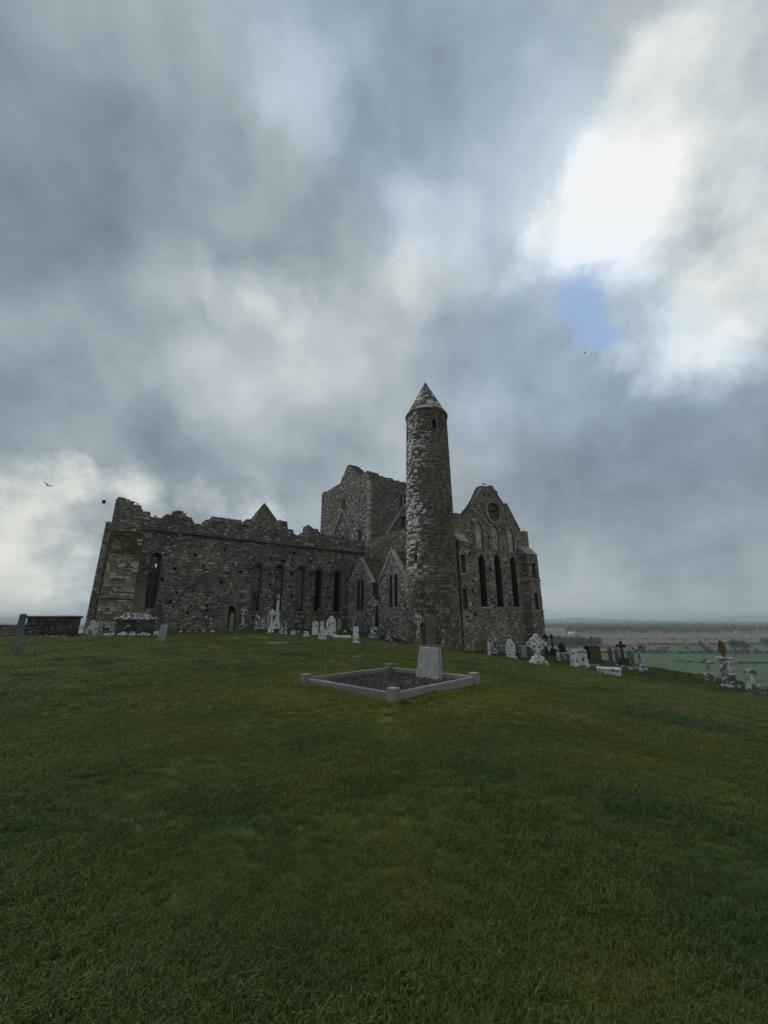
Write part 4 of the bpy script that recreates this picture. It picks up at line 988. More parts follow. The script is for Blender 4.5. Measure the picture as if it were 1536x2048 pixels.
g('grave_slab', 'ledger', 684, 1277, 37, 6, 'lw', 'low flat white ledger slab in grass beside the big pointed headstone', 'grave slab')
g('celtic_cross', 'celtic', 708, 1262, 14, 36, 'lm', 'dark ringed cross with white head behind a white stump', 'cross')
g('headstone', 'taper', 711.5, 1288, 14, 35, 'lw', 'white tapering stump stone standing on the lawn before the first side chapel')
g('headstone', 'point', 721.5, 1263, 11, 37, 'gr', 'clean tall grey pointed headstone in front of the first side chapel')
g('headstone', 'round', 731.5, 1262, 8, 20, 'gr', 'short clean grey headstone beside a tall grey pointed one')
g('celtic_cross', 'celtic', 747.5, 1277, 22, 83, 'ly', 'tall yellowish ringed cross on a white crusted base between the side chapels', 'cross', mat2='lm', rough=.03)
g('celtic_cross', 'celtic', 777.5, 1285, 17, 57, 'ly', 'slender yellow lichened cross below the second side chapel window', 'cross', rough=.03)
g('kerb_set', 'kerbset', 775, 1291, 40, 4, 'gr', 'low grey kerbed grave under the slender yellow cross', 'grave kerb', .1, 0, th=1.6)
g('kerb_set', 'kerbset', 520, 1262, 40, 3, 'gr', 'low pale kerb below the black and white choir headstones', 'grave kerb', .05, 0, th=1.4)
g('kerb_set', 'kerbset', 604, 1273, 32, 3, 'gr', 'low pale kerb beside the small white broken stone', 'grave kerb', .05, 0, th=1.3)
g('grave_slab', 'ledger', 502, 1277, 70, 2, 'gr', 'long narrow pale slab nearly sunk in the lawn before the choir', 'grave slab', 0, .0)
g('grave_slab', 'ledger', 505, 1288, 30, 1.6, 'gr', 'short sunken slab, duller of a pair lying end to end on the lawn', 'grave slab', -.1, 0)
g('grave_slab', 'ledger', 555, 1287, 44, 1.8, 'bl', 'pale sunken slab, whiter of a pair lying end to end on the lawn', 'grave slab', .12, 0)
g('grave_slab', 'ledger', 716, 1315, 22, 1.5, 'bl', 'single small pale stone flush with the lawn behind the grave plot', 'grave slab', .1, 0)
for px in (361, 377, 392, 407, 425, 570, 596, 655, 690):
    g('foot_stone', 'lump', px, 1265 + random.uniform(-1, 2), random.uniform(5, 9), random.uniform(4, 7), 'lw', 'small pale stone half sunk in the grass along the foot of the choir wall', 'stone', group='sunken stones along the choir')
# --- foot of the round tower
g('celtic_cross', 'celtic', 837, 1281, 26, 55, 'lm', 'white spotted ringed cross close against the round tower base', 'cross', mat2='ol')
g('headstone', 'point', 862, 1283, 21, 54, 'ol', 'large olive pointed slab leaning by the round tower base', None, .1)
g('grave_slab', 'chest', 855, 1296, 84, 9, 'ol', 'long low olive step of graves at the foot of the round tower', 'grave slab', .05, .006)
g('stone_cross', 'cross', 886, 1284, 9, 26, 'lm', 'small patchy cross beside the olive slab at the round tower', 'cross')
# --- before the transept gable
g('headstone', 'square', 972, 1310, 8.5, 27, 'br', 'narrow brown post like headstone before the transept gable', th=.2)
g('headstone', 'square', 979, 1313, 5, 29, 'lw', 'very narrow white stone touching the brown post headstone', th=.14)
g('celtic_cross', 'celtic', 985, 1304, 23, 39, 'lm', 'dark cross with white edged ring behind the narrow brown headstone', 'cross')
g('headstone', 'lump', 1003, 1308, 14, 18, 'lm', 'heap of dark stone with white caps before the transept gable')
g('headstone', 'shoulder', 1022.5, 1318, 19, 40, 'lw', 'pale shouldered headstone below the third gable lancet')
g('headstone', 'square', 1048.5, 1315, 11, 25, 'bl', 'plain blue grey square headstone before the gable buttress')
g('celtic_cross', 'celtic', 1077, 1328, 38, 60, 'lw', 'largest white crusted ringed cross below the gable buttress', 'cross', th=.3)
g('celtic_cross', 'celtic', 1095, 1310, 11, 42, 'dk', 'dark ringed cross beyond the gable buttress', 'cross')
g('headstone', 'crossbase', 1107, 1311, 13, 43, 'dk', 'black headstone topped by a small cross beyond the gable buttress')
g('headstone', 'gable', 1125.5, 1312, 14, 28, 'dk', 'black gabled headstone beside the cross topped one')
g('marker', 'post', 1118, 1322, 7, 24, 'lm', 'thin spotted white upright before the black gabled headstone', 'grave marker', th=.12)
g('grave_slab', 'chest', 1135, 1320, 21, 15, 'lm', 'low spotted box tomb beside the broad white headstone', 'tomb')
# --- the terrace over the plain
g('headstone', 'flatround', 1160, 1334, 31, 36, 'lw', 'broad white crusted headstone with rubble at its foot above the fields', None, 0, th=.3)
g('headstone', 'lump', 1158, 1337, 36, 11, 'lm', 'rubble heap at the foot of the broad white headstone', 'stones')
g('grave_slab', 'ledger', 1190, 1335, 20, 6, 'bl', 'flat white slab beside the broad white headstone', 'grave slab')
g('headstone', 'round', 1176.5, 1319, 10, 28, 'dk', 'dark spotted round headstone behind the broad white one')
g('headstone', 'flatround', 1194, 1326, 19, 35, 'br', 'dark brown flat topped headstone next to the broad white one', mat2='dk')
g('headstone', 'taper', 1222, 1321, 13, 28, 'gr', 'tapered grey headstone between the brown headstone and the brown cross')
g('kerb_set', 'kerbset', 1220, 1331, 27, 9, 'gr', 'grey kerb beneath the tapered grey headstone', 'grave kerb', 0, 0, th=1.5)
g('headstone', 'round', 1236, 1322, 10, 27, 'gr', 'thin round grey headstone behind the brown cross')
g('stone_cross', 'crossbase', 1248.5, 1333, 23, 51, 'br', 'brown Latin cross on a square brown block', 'cross', .05)
g('headstone', 'round', 1264, 1330, 12, 27, 'gr', 'round grey headstone between brown cross and leaning white cross')
g('celtic_cross', 'celtic', 1283, 1341, 22, 56, 'lm', 'leaning white ringed cross, last on the terrace beside the brown cross', 'cross', lean=.05)
g('grave_slab', 'chest', 1219, 1350, 44, 15, 'lw', 'white box tomb lying on the lawn below the brown cross', 'tomb', .1)
g('kerb_set', 'kerbset', 1262, 1341, 50, 6, 'lm', 'spotted kerb joining the brown cross and the leaning white cross', 'grave kerb', 0, 0, th=1.7)
# --- last group on the slope
g('stone_cross', 'crossbase', 1421, 1362, 19, 46, 'lm', 'short white capped cross on a stepped spotted base on the falling slope', 'cross')
g('stone_cross', 'crossbase', 1512, 1386, 30, 54, 'lm', 'dark squared cross stump on white rubble inside a curved kerb', 'cross')
g('headstone', 'square', 1524, 1378, 12, 20, 'bl', 'pale blue grey slab leaning behind the dark cross stump')
g('kerb_set', 'kerbset', 1482, 1366, 36, 7, 'lm', 'white spotted kerbs between the leaf topped monument and the cross stump', 'grave kerb', -.1, 0, th=1.6)
g('grave_slab', 'ledger', 1406, 1350, 20, 4, 'gr', 'pale sunken slab on the slope behind the short white capped cross', 'grave slab')
g('kerb_set', 'kerbset', 1521, 1396, 60, 3, 'gr', 'thin pale kerb round the dark cross stump', 'grave kerb', -.22, 0, th=1.8)
# leaf topped monument
X, Y, Z = ground_hit(1461, 1376); dep = Y * CPI + (Z - EYE) * SPI; u = dep / F_PX
lm_ = empty('monument', (X, Y, Z - .05), -math.atan2(X, Y) + .15)
tag(lm_, 'tall spotted monument carrying a brown leaf shaped finial over a flat cap', 'monument', 'weathered graves round the cathedral')
roughen(MB().frustum(31 * u, 20 * u, 27 * u, 18 * u, -.15, 8 * u).build('plinth', M['lw'], lm_), 1, .08)
roughen(MB().frustum(22 * u, 16 * u, 20 * u, 14 * u, 7.5 * u, 26 * u).build('lower_block', M['lm'], lm_), 1, .06)
roughen(MB().frustum(25 * u, 17 * u, 21 * u, 15 * u, 25.5 * u, 34 * u).build('upper_plinth', M['lm'], lm_), 1, .06)
roughen(MB().frustum(20 * u, 14 * u, 17 * u, 12 * u, 33.5 * u, 56 * u).build('shaft', M['lm'], lm_), 1, .05)
roughen(MB().frustum(24 * u, 17 * u, 26 * u, 18 * u, 55.8 * u, 60 * u).build('cap', M['lw'], lm_), 1, .04)
leaf = [(-3, 60), (3, 60), (4, 66), (6.5, 74), (6, 82), (3.5, 89), (-1, 93), (-4, 88), (-6, 80), (-5.5, 72), (-3.5, 66)]
roughen(MB().prism([(x * u, z * u) for x, z in leaf], -3 * u, 3 * u).build('leaf_finial', M['br'], lm_), 1, .03)
# the great broken cross: pedestal, slab, rubble and stump of the shaft, before the corner buttress
X, Y, Z = ground_hit(273, 1271); dep = Y * CPI + (Z - EYE) * SPI; u = dep / F_PX
sc_ = empty('broken_cross', (X - .62, Y + .6, Z - .1), -math.atan2(X, Y) + .1)
tag(sc_, 'huge broken cross stump on a dark masonry pedestal before the corner buttress', 'monument')
mb = MB(); zz = -.2
core = MB().frustum(66 * u, 50 * u, 64 * u, 48 * u, -.2, 34 * u).build('pedestal', M['vault'], sc_)
for k in range(5):
    for i in range(7):
        w_ = 66 * u / 7
        x0 = -33 * u + i * w_ + (w_ / 2 if k % 2 else 0); x1 = min(x0 + w_, 33 * u)
        if x1 - x0 < .1: continue
        mbk = MB().box(x0 + .012, x1 - .012, -25.6 * u - random.uniform(0, .03), -23 * u, k * 6.6 * u + .01, (k + 1) * 6.6 * u - .012); mbk.build('pedestal_stone', M['vault'], sc_)
roughen(MB().frustum(74 * u, 56 * u, 72 * u, 54 * u, 33.5 * u, 37.5 * u).build('cap_slab', M['lm'], sc_), 2, .06)
roughen(MB().frustum(58 * u, 38 * u, 34 * u, 24 * u, 37 * u, 46 * u).build('sub_base', M['lm'], sc_), 1.6, .12)
roughen(MB().frustum(24 * u, 15 * u, 19 * u, 12 * u, 45 * u, 108 * u).build('shaft_stump', M['ol'], sc_), 1.6, .03)
for i in range(11):
    r_ = random.uniform(.16, .34); xx = (-46 + 92 * i / 10 + random.uniform(-3, 3)) * u
    Xw, Yw = X + xx, Y - .55 + random.uniform(-.25, .25)
    o = empty('fallen_stone', (Xw, Yw, gz(Xw, Yw)), random.uniform(0, 6))
    tag(o, 'white crusted fallen stone lying along the foot of the broken cross pedestal', 'stone', 'fallen stones under the broken cross')
    roughen(MB().frustum(r_ * 2, r_ * 1.4, r_ * 1.2, r_ * .9, -.1, r_ * .9).build('rock', M['lw'], o), .5, .12)
# burial vault on the hill edge
def at_y(px, py, Y): r = ray(px, py); return (r[0] / r[1] * Y, Y, gz(r[0] / r[1] * Y, Y))
pA = at_y(42, 1274, 26.6); pB = at_y(136, 1273, 27.2)
Lv = math.hypot(pB[0] - pA[0], pB[1] - pA[1]); av = math.atan2(pB[1] - pA[1], pB[0] - pA[0])
dep = ((pA[1] + pB[1]) / 2) * CPI; hv = 40 * dep / F_PX
vt = empty('burial_vault', ((pA[0] + pB[0]) / 2, (pA[1] + pB[1]) / 2, (pA[2] + pB[2]) / 2), av)
tag(vt, 'long dark stone burial vault with projecting flat cap at the hill edge', 'tomb')
MB().box(-Lv / 2 + .12, Lv / 2 - .12, .05, 1.5, -.4, hv * .9).build('core', M['vault'], vt)
nrow = 5
for k in range(nrow):
    x = -Lv / 2 + .1
    while x < Lv / 2 - .12:
        l = min(random.uniform(.4, .8), Lv / 2 - .1 - x); hh = hv * .9 / nrow
        bv, bf = block(x + .01, x + l - .01, k * hh + .008, (k + 1) * hh - .008, -random.uniform(0, .04), .1, .02, .015)
        mesh_obj('stone', [(p[0], p[2], p[1]) for p in bv], bf, M['vault'], vt); x += l
roughen(MB().box(-Lv / 2, Lv / 2, -.12, 1.6, hv * .89, hv).build('cap_slab', M['vault'], vt), 2, .03)
roughen(MB().box(-Lv / 2 - .1, Lv / 2 + .05, -.35, -.05, -.35, .06).build('step', M['lw'], vt), 2, .05)
# field wall beyond it
pW = ground_hit(6, 1276)
fw_ = empty('field_wall', (pW[0] - 2.2, pW[1] + 1.0, pW[2]), av + .05)
tag(fw_, 'low rubble boundary wall running out behind the burial vault', 'wall')
cr, sg_ = masonry('wall_core', fw_, north_map(0), [(-9, -.6), (-9, .85)] + ragged([(-9, .85), (3.6, .8)], .5, .06)[1:] + [(3.6, -.6)], [], [], (.13, .22), (.25, .5), .5, M['rubble'], stones_name='wall_stones')
# iron railing before the gable
rx0, rx1 = ground_hit(948, 1303), ground_hit(964, 1304)
ra = math.atan2(rx1[1] - rx0[1], rx1[0] - rx0[0])
rl = empty('grave_railing', (rx0[0], rx0[1], rx0[2]), ra)
tag(rl, 'low thin iron railing on posts against the transept gable', 'railing')
RLn = 5.2
for i in range(6): MB().box(RLn * i / 5 - .03, RLn * i / 5 + .03, -.03, .03, -.5, .78).build('post', M['iron'], rl)
for z in (.35, .68): MB().box(-.05, RLn + .05, -.015, .015, z, z + .03).build('rail', M['iron'], rl)

# ------------------------------------------------------------------ birds
def bird(px, py, dist, label, flying=True, yaw=0.0, flap=.5, size=1.0):
    r = Vector(ray(px, py)).normalized(); p = Vector((0, 0, EYE)) + r * dist
    v = []; f = []
    prof = [(-.22, .005, 0), (-.17, .035, .0), (-.08, .055, .0), (.05, .06, .0), (.13, .045, .01), (.17, .038, .02), (.205, .03, .02), (.25, .004, .01)]
    for (y, rr, dz) in prof:
        for i in range(8): a = 2 * math.pi * i / 8; v.append((rr * math.cos(a), y, rr * math.sin(a) + dz))
    for k in range(len(prof) - 1):
        for i in range(8): f.append((8 * k + i, 8 * k + (i + 1) % 8, 8 * k + 8 + (i + 1) % 8, 8 * k + 8 + i))
    f += [tuple(range(8))[::-1], tuple(8 * (len(prof) - 1) + i for i in range(8))]
    b0 = len(v); v += [(-.02, -.16, .005), (.02, -.16, .005), (.07, -.34, .0), (-.07, -.34, .0), (-.02, -.16, -.012), (.02, -.16, -.012), (.07, -.34, -.012), (-.07, -.34, -.012)]; f += [tuple(i + b0 for i in q) for q in BOXF]
    for s in (-1, 1):
        b0 = len(v)
        if flying:
            pts = [(.03, .11, .02), (.22, .13, .02 + .22 * flap), (.47, .02, .02 + .30 * flap), (.40, -.07, .02 + .26 * flap), (.2, -.08, .02 + .2 * flap), (.03, -.09, .02)]
        else: pts = [(.045, .12, .03), (.068, .05, .03), (.06, -.10, .0), (.03, -.26, -.01), (.02, -.20, .02), (.04, 0, .055)]
        n = len(pts); v += [(s * x, y, z) for x, y, z in pts] + [(s * x * .99, y, z - .014) for x, y, z in pts]
        f += [tuple(b0 + i for i in range(n)), tuple(b0 + n + i for i in range(n - 1, -1, -1))] + [(b0 + i, b0 + (i + 1) % n, b0 + n + (i + 1) % n, b0 + n + i) for i in range(n)]
    if not flying:
        for s in (-.02, .02):
            b0 = len(v); v += [(s + dx * .006, .0 + dy * .006, z) for z in (-.12, -.03) for dx, dy in ((-1, -1), (1, -1), (1, 1), (-1, 1))]; f += [tuple(i + b0 for i in q) for q in BOXF]
    o = mesh_obj('bird', v, f, M['bird'], None, None, True); o.location = p; o.rotation_euler = (.35 if not flying else .1, .2 if flying else 0, yaw); o.scale = (size,) * 3
    return tag(o, label, 'bird', 'crows about the ruin')
bird(96, 971, 52, 'dark crow gliding high above the burial vault', yaw=1.2, flap=.45)
bird(207, 1006, 50, 'dark crow with raised wings flying beside the choir corner', yaw=-.6, flap=1.1)
bird(1170, 706, 120, 'tiny dark bird flying below the blue gap in the clouds', yaw=.9, flap=.4)
def perch(px, py, plane, label, yaw):
    x_, z_ = PN(px, py, plane + .4); X, Y = to_world(x_, plane + .4); d = (Vector((X, Y, z_)) - Vector((0, 0, EYE))).length
    bird(px, py, d, label, False, yaw, size=1.05)
perch(968, 968, GY, 'black bird perched on the very tip of the transept gable', 1.4)
perch(267, 1005.5, KY, 'black bird perched on the highest step of the choir wall', -1.2)
perch(275, 1007.5, KY, 'black bird perched beside another on the stepped choir parapet', 1.0)
perch(311, 1032.5, KY, 'black bird perched low in the dip of the choir parapet', 1.6)
perch(369, 1028.5, KY, 'black bird perched below the second block of the choir parapet', -1.5)

# ------------------------------------------------------------------ the plain: fields, hedges, woods, farms
def fmat(name, c0, c1):
    m, t, b = new_mat(name); geo = N(t, 'ShaderNodeNewGeometry').outputs['Position']
    n_ = noise(t, geo, .02, 6, .6); n2_ = noise(t, vmath(t, 'MULTIPLY', geo, (.3, .03, 1)).outputs[0], .5, 3, .5)
    t.links.new(mixc(t, fmath(t, 'ADD', fmath(t, 'MULTIPLY', n_, .7), fmath(t, 'MULTIPLY', n2_, .3)), rgb(*c0), rgb(*c1)), b.inputs['Base Color']); return m
M['pasture'] = fmat('pasture', (.045, .085, .032), (.075, .12, .045)); M['tilled'] = fmat('ploughed_earth', (.115, .082, .062), (.16, .12, .092))
M['rough'] = fmat('rough_grazing', (.085, .085, .045), (.12, .11, .06))
FIELDS = [('green pasture spreading nearest the foot of the rock', 'pasture', [(700, 1308), (1600, 1311), (1700, 1420), (700, 1420)]),
          ('narrow green pasture beyond the first hedge', 'pasture', [(1290, 1293), (1640, 1291), (1640, 1308), (1200, 1306)]),
          ('rough buff grazing behind the dark plantation', 'rough', [(950, 1293), (1285, 1292), (1195, 1306), (900, 1306)]),
          ('long mauve brown ploughed field before the woods', 'tilled', [(1000, 1270), (1640, 1268), (1640, 1289), (1285, 1290), (1000, 1290)]),
          ('pale strip of stubble beside the white farm', 'rough', [(1000, 1264), (1180, 1264), (1190, 1268.5), (1000, 1269)])]
for i, (lab, mt, pts) in enumerate(FIELDS):
    P_ = [plain_hit(*p) for p in pts]
    z = height(P_) + .35 + .02 * i
    o = mesh_obj('field', [(x, y, PLAIN + .6 + .05 * i) for x, y in P_] + [(x, y, PLAIN - 2) for x, y in P_], [tuple(range(len(P_)))[::-1]] + [(k, (k + 1) % len(P_), len(P_) + (k + 1) % len(P_), len(P_) + k) for k in range(len(P_))], M[mt])
    tag(o, lab, 'field', kind='structure')
m, t, b = new_mat('far_foliage'); geo = N(t, 'ShaderNodeNewGeometry').outputs['Position']; oi = N(t, 'ShaderNodeObjectInfo')
c = mixc(t, noise(t, geo, .12, 4, .6), rgb(.022, .030, .014), rgb(.058, .066, .034)); t.links.new(c, b.inputs['Base Color']); M['leaf'] = m
m, t, b = new_mat('bare_twigs'); b.inputs['Base Color'].default_value = rgb(.075, .062, .055); M['twig'] = m
M['bark'] = plain('bark', (.05, .04, .032), .95)
M['white'] = plain('white_render', (.72, .72, .70), .8); M['roofd'] = plain('dark_slate_roof', (.06, .06, .065), .7)
def leaf_cloud(n, w, h, z0, size, rs, squash=1.0):
    """n small tilted faces through an uneven crown volume"""
    lob = [(rs.uniform(-.32, .32) * w, rs.uniform(-.32, .32) * w, z0 + h * rs.uniform(.3, .75), rs.uniform(.22, .38)) for _ in range(5)] + [(0, 0, z0 + h * .5, .42)]
    v = []; f = []
    for i in range(n):
        lx, ly, lz, lr = lob[rs.integers(len(lob))]
        d = rs.normal(size=3); d /= np.linalg.norm(d); r = rs.uniform(.45, 1) ** .6
        c_ = np.array([lx + d[0] * r * lr * w, ly + d[1] * r * lr * w, max(z0 * .6, lz + d[2] * r * lr * h * squash)])
        a_ = rs.normal(size=3); a_ /= np.linalg.norm(a_); b_ = np.cross(a_, rs.normal(size=3)); b_ /= np.linalg.norm(b_) + 1e-9
        s = size * rs.uniform(.6, 1.4); k = len(v)
        v += [tuple(c_ - a_ * s), tuple(c_ + b_ * s * .7), tuple(c_ + a_ * s), tuple(c_ - b_ * s * .7)]; f.append((k, k + 1, k + 2, k + 3))
    return v, f
rs = np.random.default_rng(3)
VAR = []
for k in range(6):
    h = 1.0
    cv, cf = leaf_cloud(150, .9, .85, .14, .07, rs); me = bpy.data.meshes.new('crown'); me.from_pydata(cv, [], cf); me.materials.append(M['leaf'])
    mb = MB(); n = 6; v = [(.03 * math.cos(2 * math.pi * i / n), .03 * math.sin(2 * math.pi * i / n), -.03) for i in range(n)] + [(.012 * math.cos(2 * math.pi * i / n), .012 * math.sin(2 * math.pi * i / n), .6) for i in range(n)]
    mb.add(v, [(i, (i + 1) % n, n + (i + 1) % n, n + i) for i in range(n)])
    for q in range(3):
        a = 2.1 * q; mb.add([(0, 0, .3 + .08 * q), (.02, 0, .3 + .08 * q), (.25 * math.cos(a), .25 * math.sin(a), .62 + .06 * q)], [(0, 1, 2)])
    mt_ = bpy.data.meshes.new('trunk'); mt_.from_pydata(mb.v, [], mb.f); mt_.materials.append(M['bark']); VAR.append((me, mt_))
def far_tree(px, py, hpx, label, k=None, wide=1.0, group='hedgerow trees on the plain'):
    X, Y = plain_hit(px, py); dep = Y; H = hpx * dep / 800.0
    o = empty('hedgerow_tree', (X, Y, PLAIN + .4), random.uniform(0, 6)); me, mt_ = VAR[random.randrange(6) if k is None else k]
    for nm_, d in (('crown', me), ('trunk', mt_)):
        q = bpy.data.objects.new(nm_, d); link(q, o); q.scale = (H * wide, H * wide, H)
    tag(o, label, 'tree', group); return o
for (px, py, h, w) in [(1375, 1302, 9, 1.3), (1356, 1294, 6, 1.4), (1400, 1290, 8, 1.2), (1300, 1306, 7, 1.6), (1318, 1306, 9, 1.3), (1336, 1300, 8, 1.2), (1348, 1284, 7, 1.0), (1327, 1303, 9, 1.3), (1416, 1301, 7, 1.5), (1393, 1274, 4, 1.6), (1433, 1282, 6, 1.3), (1412, 1284, 5, 1.5), (1250, 1271, 4, 1), (1515, 1307, 8, 1.2), (1290, 1300, 8, 1.4), (1265, 1309, 8, 1.7), (1245, 1306, 6, 1.6), (1385, 1295, 6, 1.5), (1368, 1285, 5, 1.3), (1545, 1295, 12, 1.2)]:
    far_tree(px, py, h, 'small dark hedgerow tree among the fields of the plain', wide=w)
far_tree(1535, 1298, 22, 'dark leafy tree at the hedge end beyond the leaf topped monument', wide=.9, group=None)
# bare winter trees behind the leaf topped monument
def bare_tree(px, py, hpx, wfac, seed):
    X, Y = plain_hit(px, py); H = hpx * Y / 800.0; rr = random.Random(seed)
    o = empty('bare_tree', (X, Y, PLAIN + .2)); tag(o, 'grey leafless spreading tree standing behind the leaf topped monument', 'tree', 'bare trees by the near hedge')
    tb, tw = MB(), MB()
    def limb(p, d, L, r, lev, mb):
        q = p + d * L; u_ = d.orthogonal().normalized(); w_ = d.cross(u_); n = 4 if lev > 1 else 6
        v = [p + (u_ * math.cos(2 * math.pi * i / n) + w_ * math.sin(2 * math.pi * i / n)) * r for i in range(n)] + [q + (u_ * math.cos(2 * math.pi * i / n) + w_ * math.sin(2 * math.pi * i / n)) * r * .6 for i in range(n)]
        mb.add(v, [(i, (i + 1) % n, n + (i + 1) % n, n + i) for i in range(n)])
        if lev >= 5: return
        for _ in range(4 if lev < 4 else 5):
            dd = (d + Vector((rr.gauss(0, .55 * wfac), rr.gauss(0, .55 * wfac), rr.gauss(.12, .35)))).normalized()
            limb(p + d * L * rr.uniform(.55, 1), dd, L * rr.uniform(.6, .85), max(r * .6, .045), lev + 1, tb if lev < 1 else tw)
    limb(Vector((0, 0, -.5)), Vector((0, 0, 1)), H * .26, H * .028, 0, tb)
    tb.build('trunk', M['bark'], o); tw.build('crown', M['twig'], o)
bare_tree(1472, 1312, 44, 1.25, 1); bare_tree(1487, 1310, 38, 1.2, 2); bare_tree(1450, 1314, 30, 1.2, 4)
# hedges: continuous scrub along field edges, one object each
def hedge(pts, hm, label, gapp=.12):
    V_, F_ = [], []
    for (a, b_) in zip(pts[:-1], pts[1:]):
        A_, B_ = np.array(plain_hit(*a)), np.array(plain_hit(*b_)); L = np.linalg.norm(B_ - A_); n = max(2, int(L / (hm * .9)))
        for i in range(n):
            if rs.uniform() < gapp: continue
            c_ = A_ + (B_ - A_) * (i + rs.uniform(-.3, .3)) / n; s = hm * rs.uniform(.6, 1.5)
            v, f = leaf_cloud(12, s * 1.6, s, s * .05, s * .33, rs); k = len(V_)
            V_ += [(x + c_[0], y + c_[1], z + PLAIN + .5) for x, y, z in v]; F_ += [tuple(q + k for q in g_) for g_ in f]
    o = mesh_obj('hedge', V_, F_, M['leaf']); tag(o, label, 'hedge', kind='stuff')
hedge([(1000, 1308), (1270, 1308), (1420, 1308), (1560, 1307)], 3.2, 'dark hedge along the near pasture')
hedge([(1285, 1291), (1420, 1290), (1640, 1290)], 3.0, 'hedge between green pasture and ploughed field')
hedge([(1420, 1308), (1400, 1290)], 2.6, 'short cross hedge between the two pastures')
hedge([(1350, 1325), (1445, 1330), (1640, 1326)], 1.8, 'low hedge line across the near pasture', .3)
hedge([(1000, 1282), (1250, 1279), (1640, 1279)], 2.2, 'sparse hedge crossing the ploughed field', .5)
hedge([(1120, 1297), (1290, 1297)], 3.0, 'scrubby hedge below the dark plantation')
def wood(x0, x1, y0, y1, n, hm, label, mat, taper=0):
    V_, F_ = [], []
    for i in range(n):
        px = rs.uniform(x0, x1); py = rs.uniform(y0, y1)
        c_ = plain_hit(px, py); s = hm * rs.uniform(.7, 1.25)
        v, f = leaf_cloud(16, s * .9, s, s * .08, s * .2, rs); k = len(V_)
        V_ += [(x + c_[0], y + c_[1], z + PLAIN + .3) for x, y, z in v]; F_ += [tuple(q + k for q in g_) for g_ in f]
    o = mesh_obj('woodland', V_, F_, mat); tag(o, label, 'wood', kind='stuff')
wood(1135, 1700, 1259, 1267, 900, 17, 'dark belt of woodland along the far side of the ploughed field', M['leaf'])
wood(960, 1700, 1248, 1258, 1500, 17, 'hazy woods and hedges fading towards the horizon', M['leaf'])
wood(960, 1700, 1244, 1248, 700, 20, 'farthest blue line of woods under the horizon', M['leaf'])
wood(1070, 1200, 1287, 1293, 330, 11, 'dark conifer plantation block below the transept gable', M['leaf'])
wood(-250, 500, 1246, 1262, 900, 16, 'hazy trees on the plain beyond the burial vault', M['leaf'])
def house(px, py, wpx, label, rz):
    X, Y = plain_hit(px, py); w = wpx * Y / 800; o = empty('farm_building', (X, Y, PLAIN), rz); d = w * .5; h = w * .28
    MB().box(-w / 2, w / 2, -d / 2, d / 2, 0, h).build('wall', M['white'], o)
    mb = MB(); mb.add([(-w * .52, -d * .55, h), (w * .52, -d * .55, h), (w * .52, d * .55, h), (-w * .52, d * .55, h), (-w * .52, 0, h * 1.7), (w * .52, 0, h * 1.7)], [(0, 1, 5, 4), (2, 3, 4, 5), (1, 2, 5), (3, 0, 4), (3, 2, 1, 0)]); mb.build('roof', M['white'] if 'pale' in label else M['roofd'], o)
    for q in (-.3, 0, .3): MB().box(w * q - w * .05, w * q + w * .05, -d / 2 - .15, -d / 2 + .1, h * .3, h * .75).build('window', M['roofd'], o)
    tag(o, label, 'farm building')
house(1127, 1269, 5, 'small white cottage beside the pale barns on the plain', .2); house(1143, 1269, 11, 'long pale farm shed on the plain beyond the transept gable', .1)
house(1358, 1276, 8, 'lone farmhouse with dark roof in the ploughed field', .3); house(1475, 1266, 9, 'pale farmhouse at the edge of the dark woodland belt', -.1)
house(160, 1267, 7, 'pale farmhouse far below the burial vault', .4)
# low hills on the horizon
def ridge(name, R0_, hgt, seed, label, a0=-80, a1=80):
    n = 220; v = []; f = []
    for i in range(n + 1):
        a = R_(a0 + (a1 - a0) * i / n); x, y = math.sin(a), math.cos(a)
        k = mnoise.fractal(Vector((a * 5 + seed, seed, 0)), 1.0, 2.0, 5) * .5 + .5
        hh = max(0.05, k) * hgt
        for rr, z in ((R0_ * .93, 0), (R0_, hh * .75), (R0_ * 1.04, hh), (R0_ * 1.15, 0)): v.append((x * rr, y * rr, PLAIN - 3 + z))
    for i in range(n):
        for k in range(3): f.append((4 * i + k, 4 * i + k + 4, 4 * i + k + 5, 4 * i + k + 1))
    o = mesh_obj(name, v, f, M['pasture'], None, None, True); tag(o, label, 'hills', kind='structure')
ridge('hills', 6500, 75, 2.3, 'low blue hills along the horizon'); ridge('hills', 9500, 130, 7.7, 'farther pale hills behind the low ones')

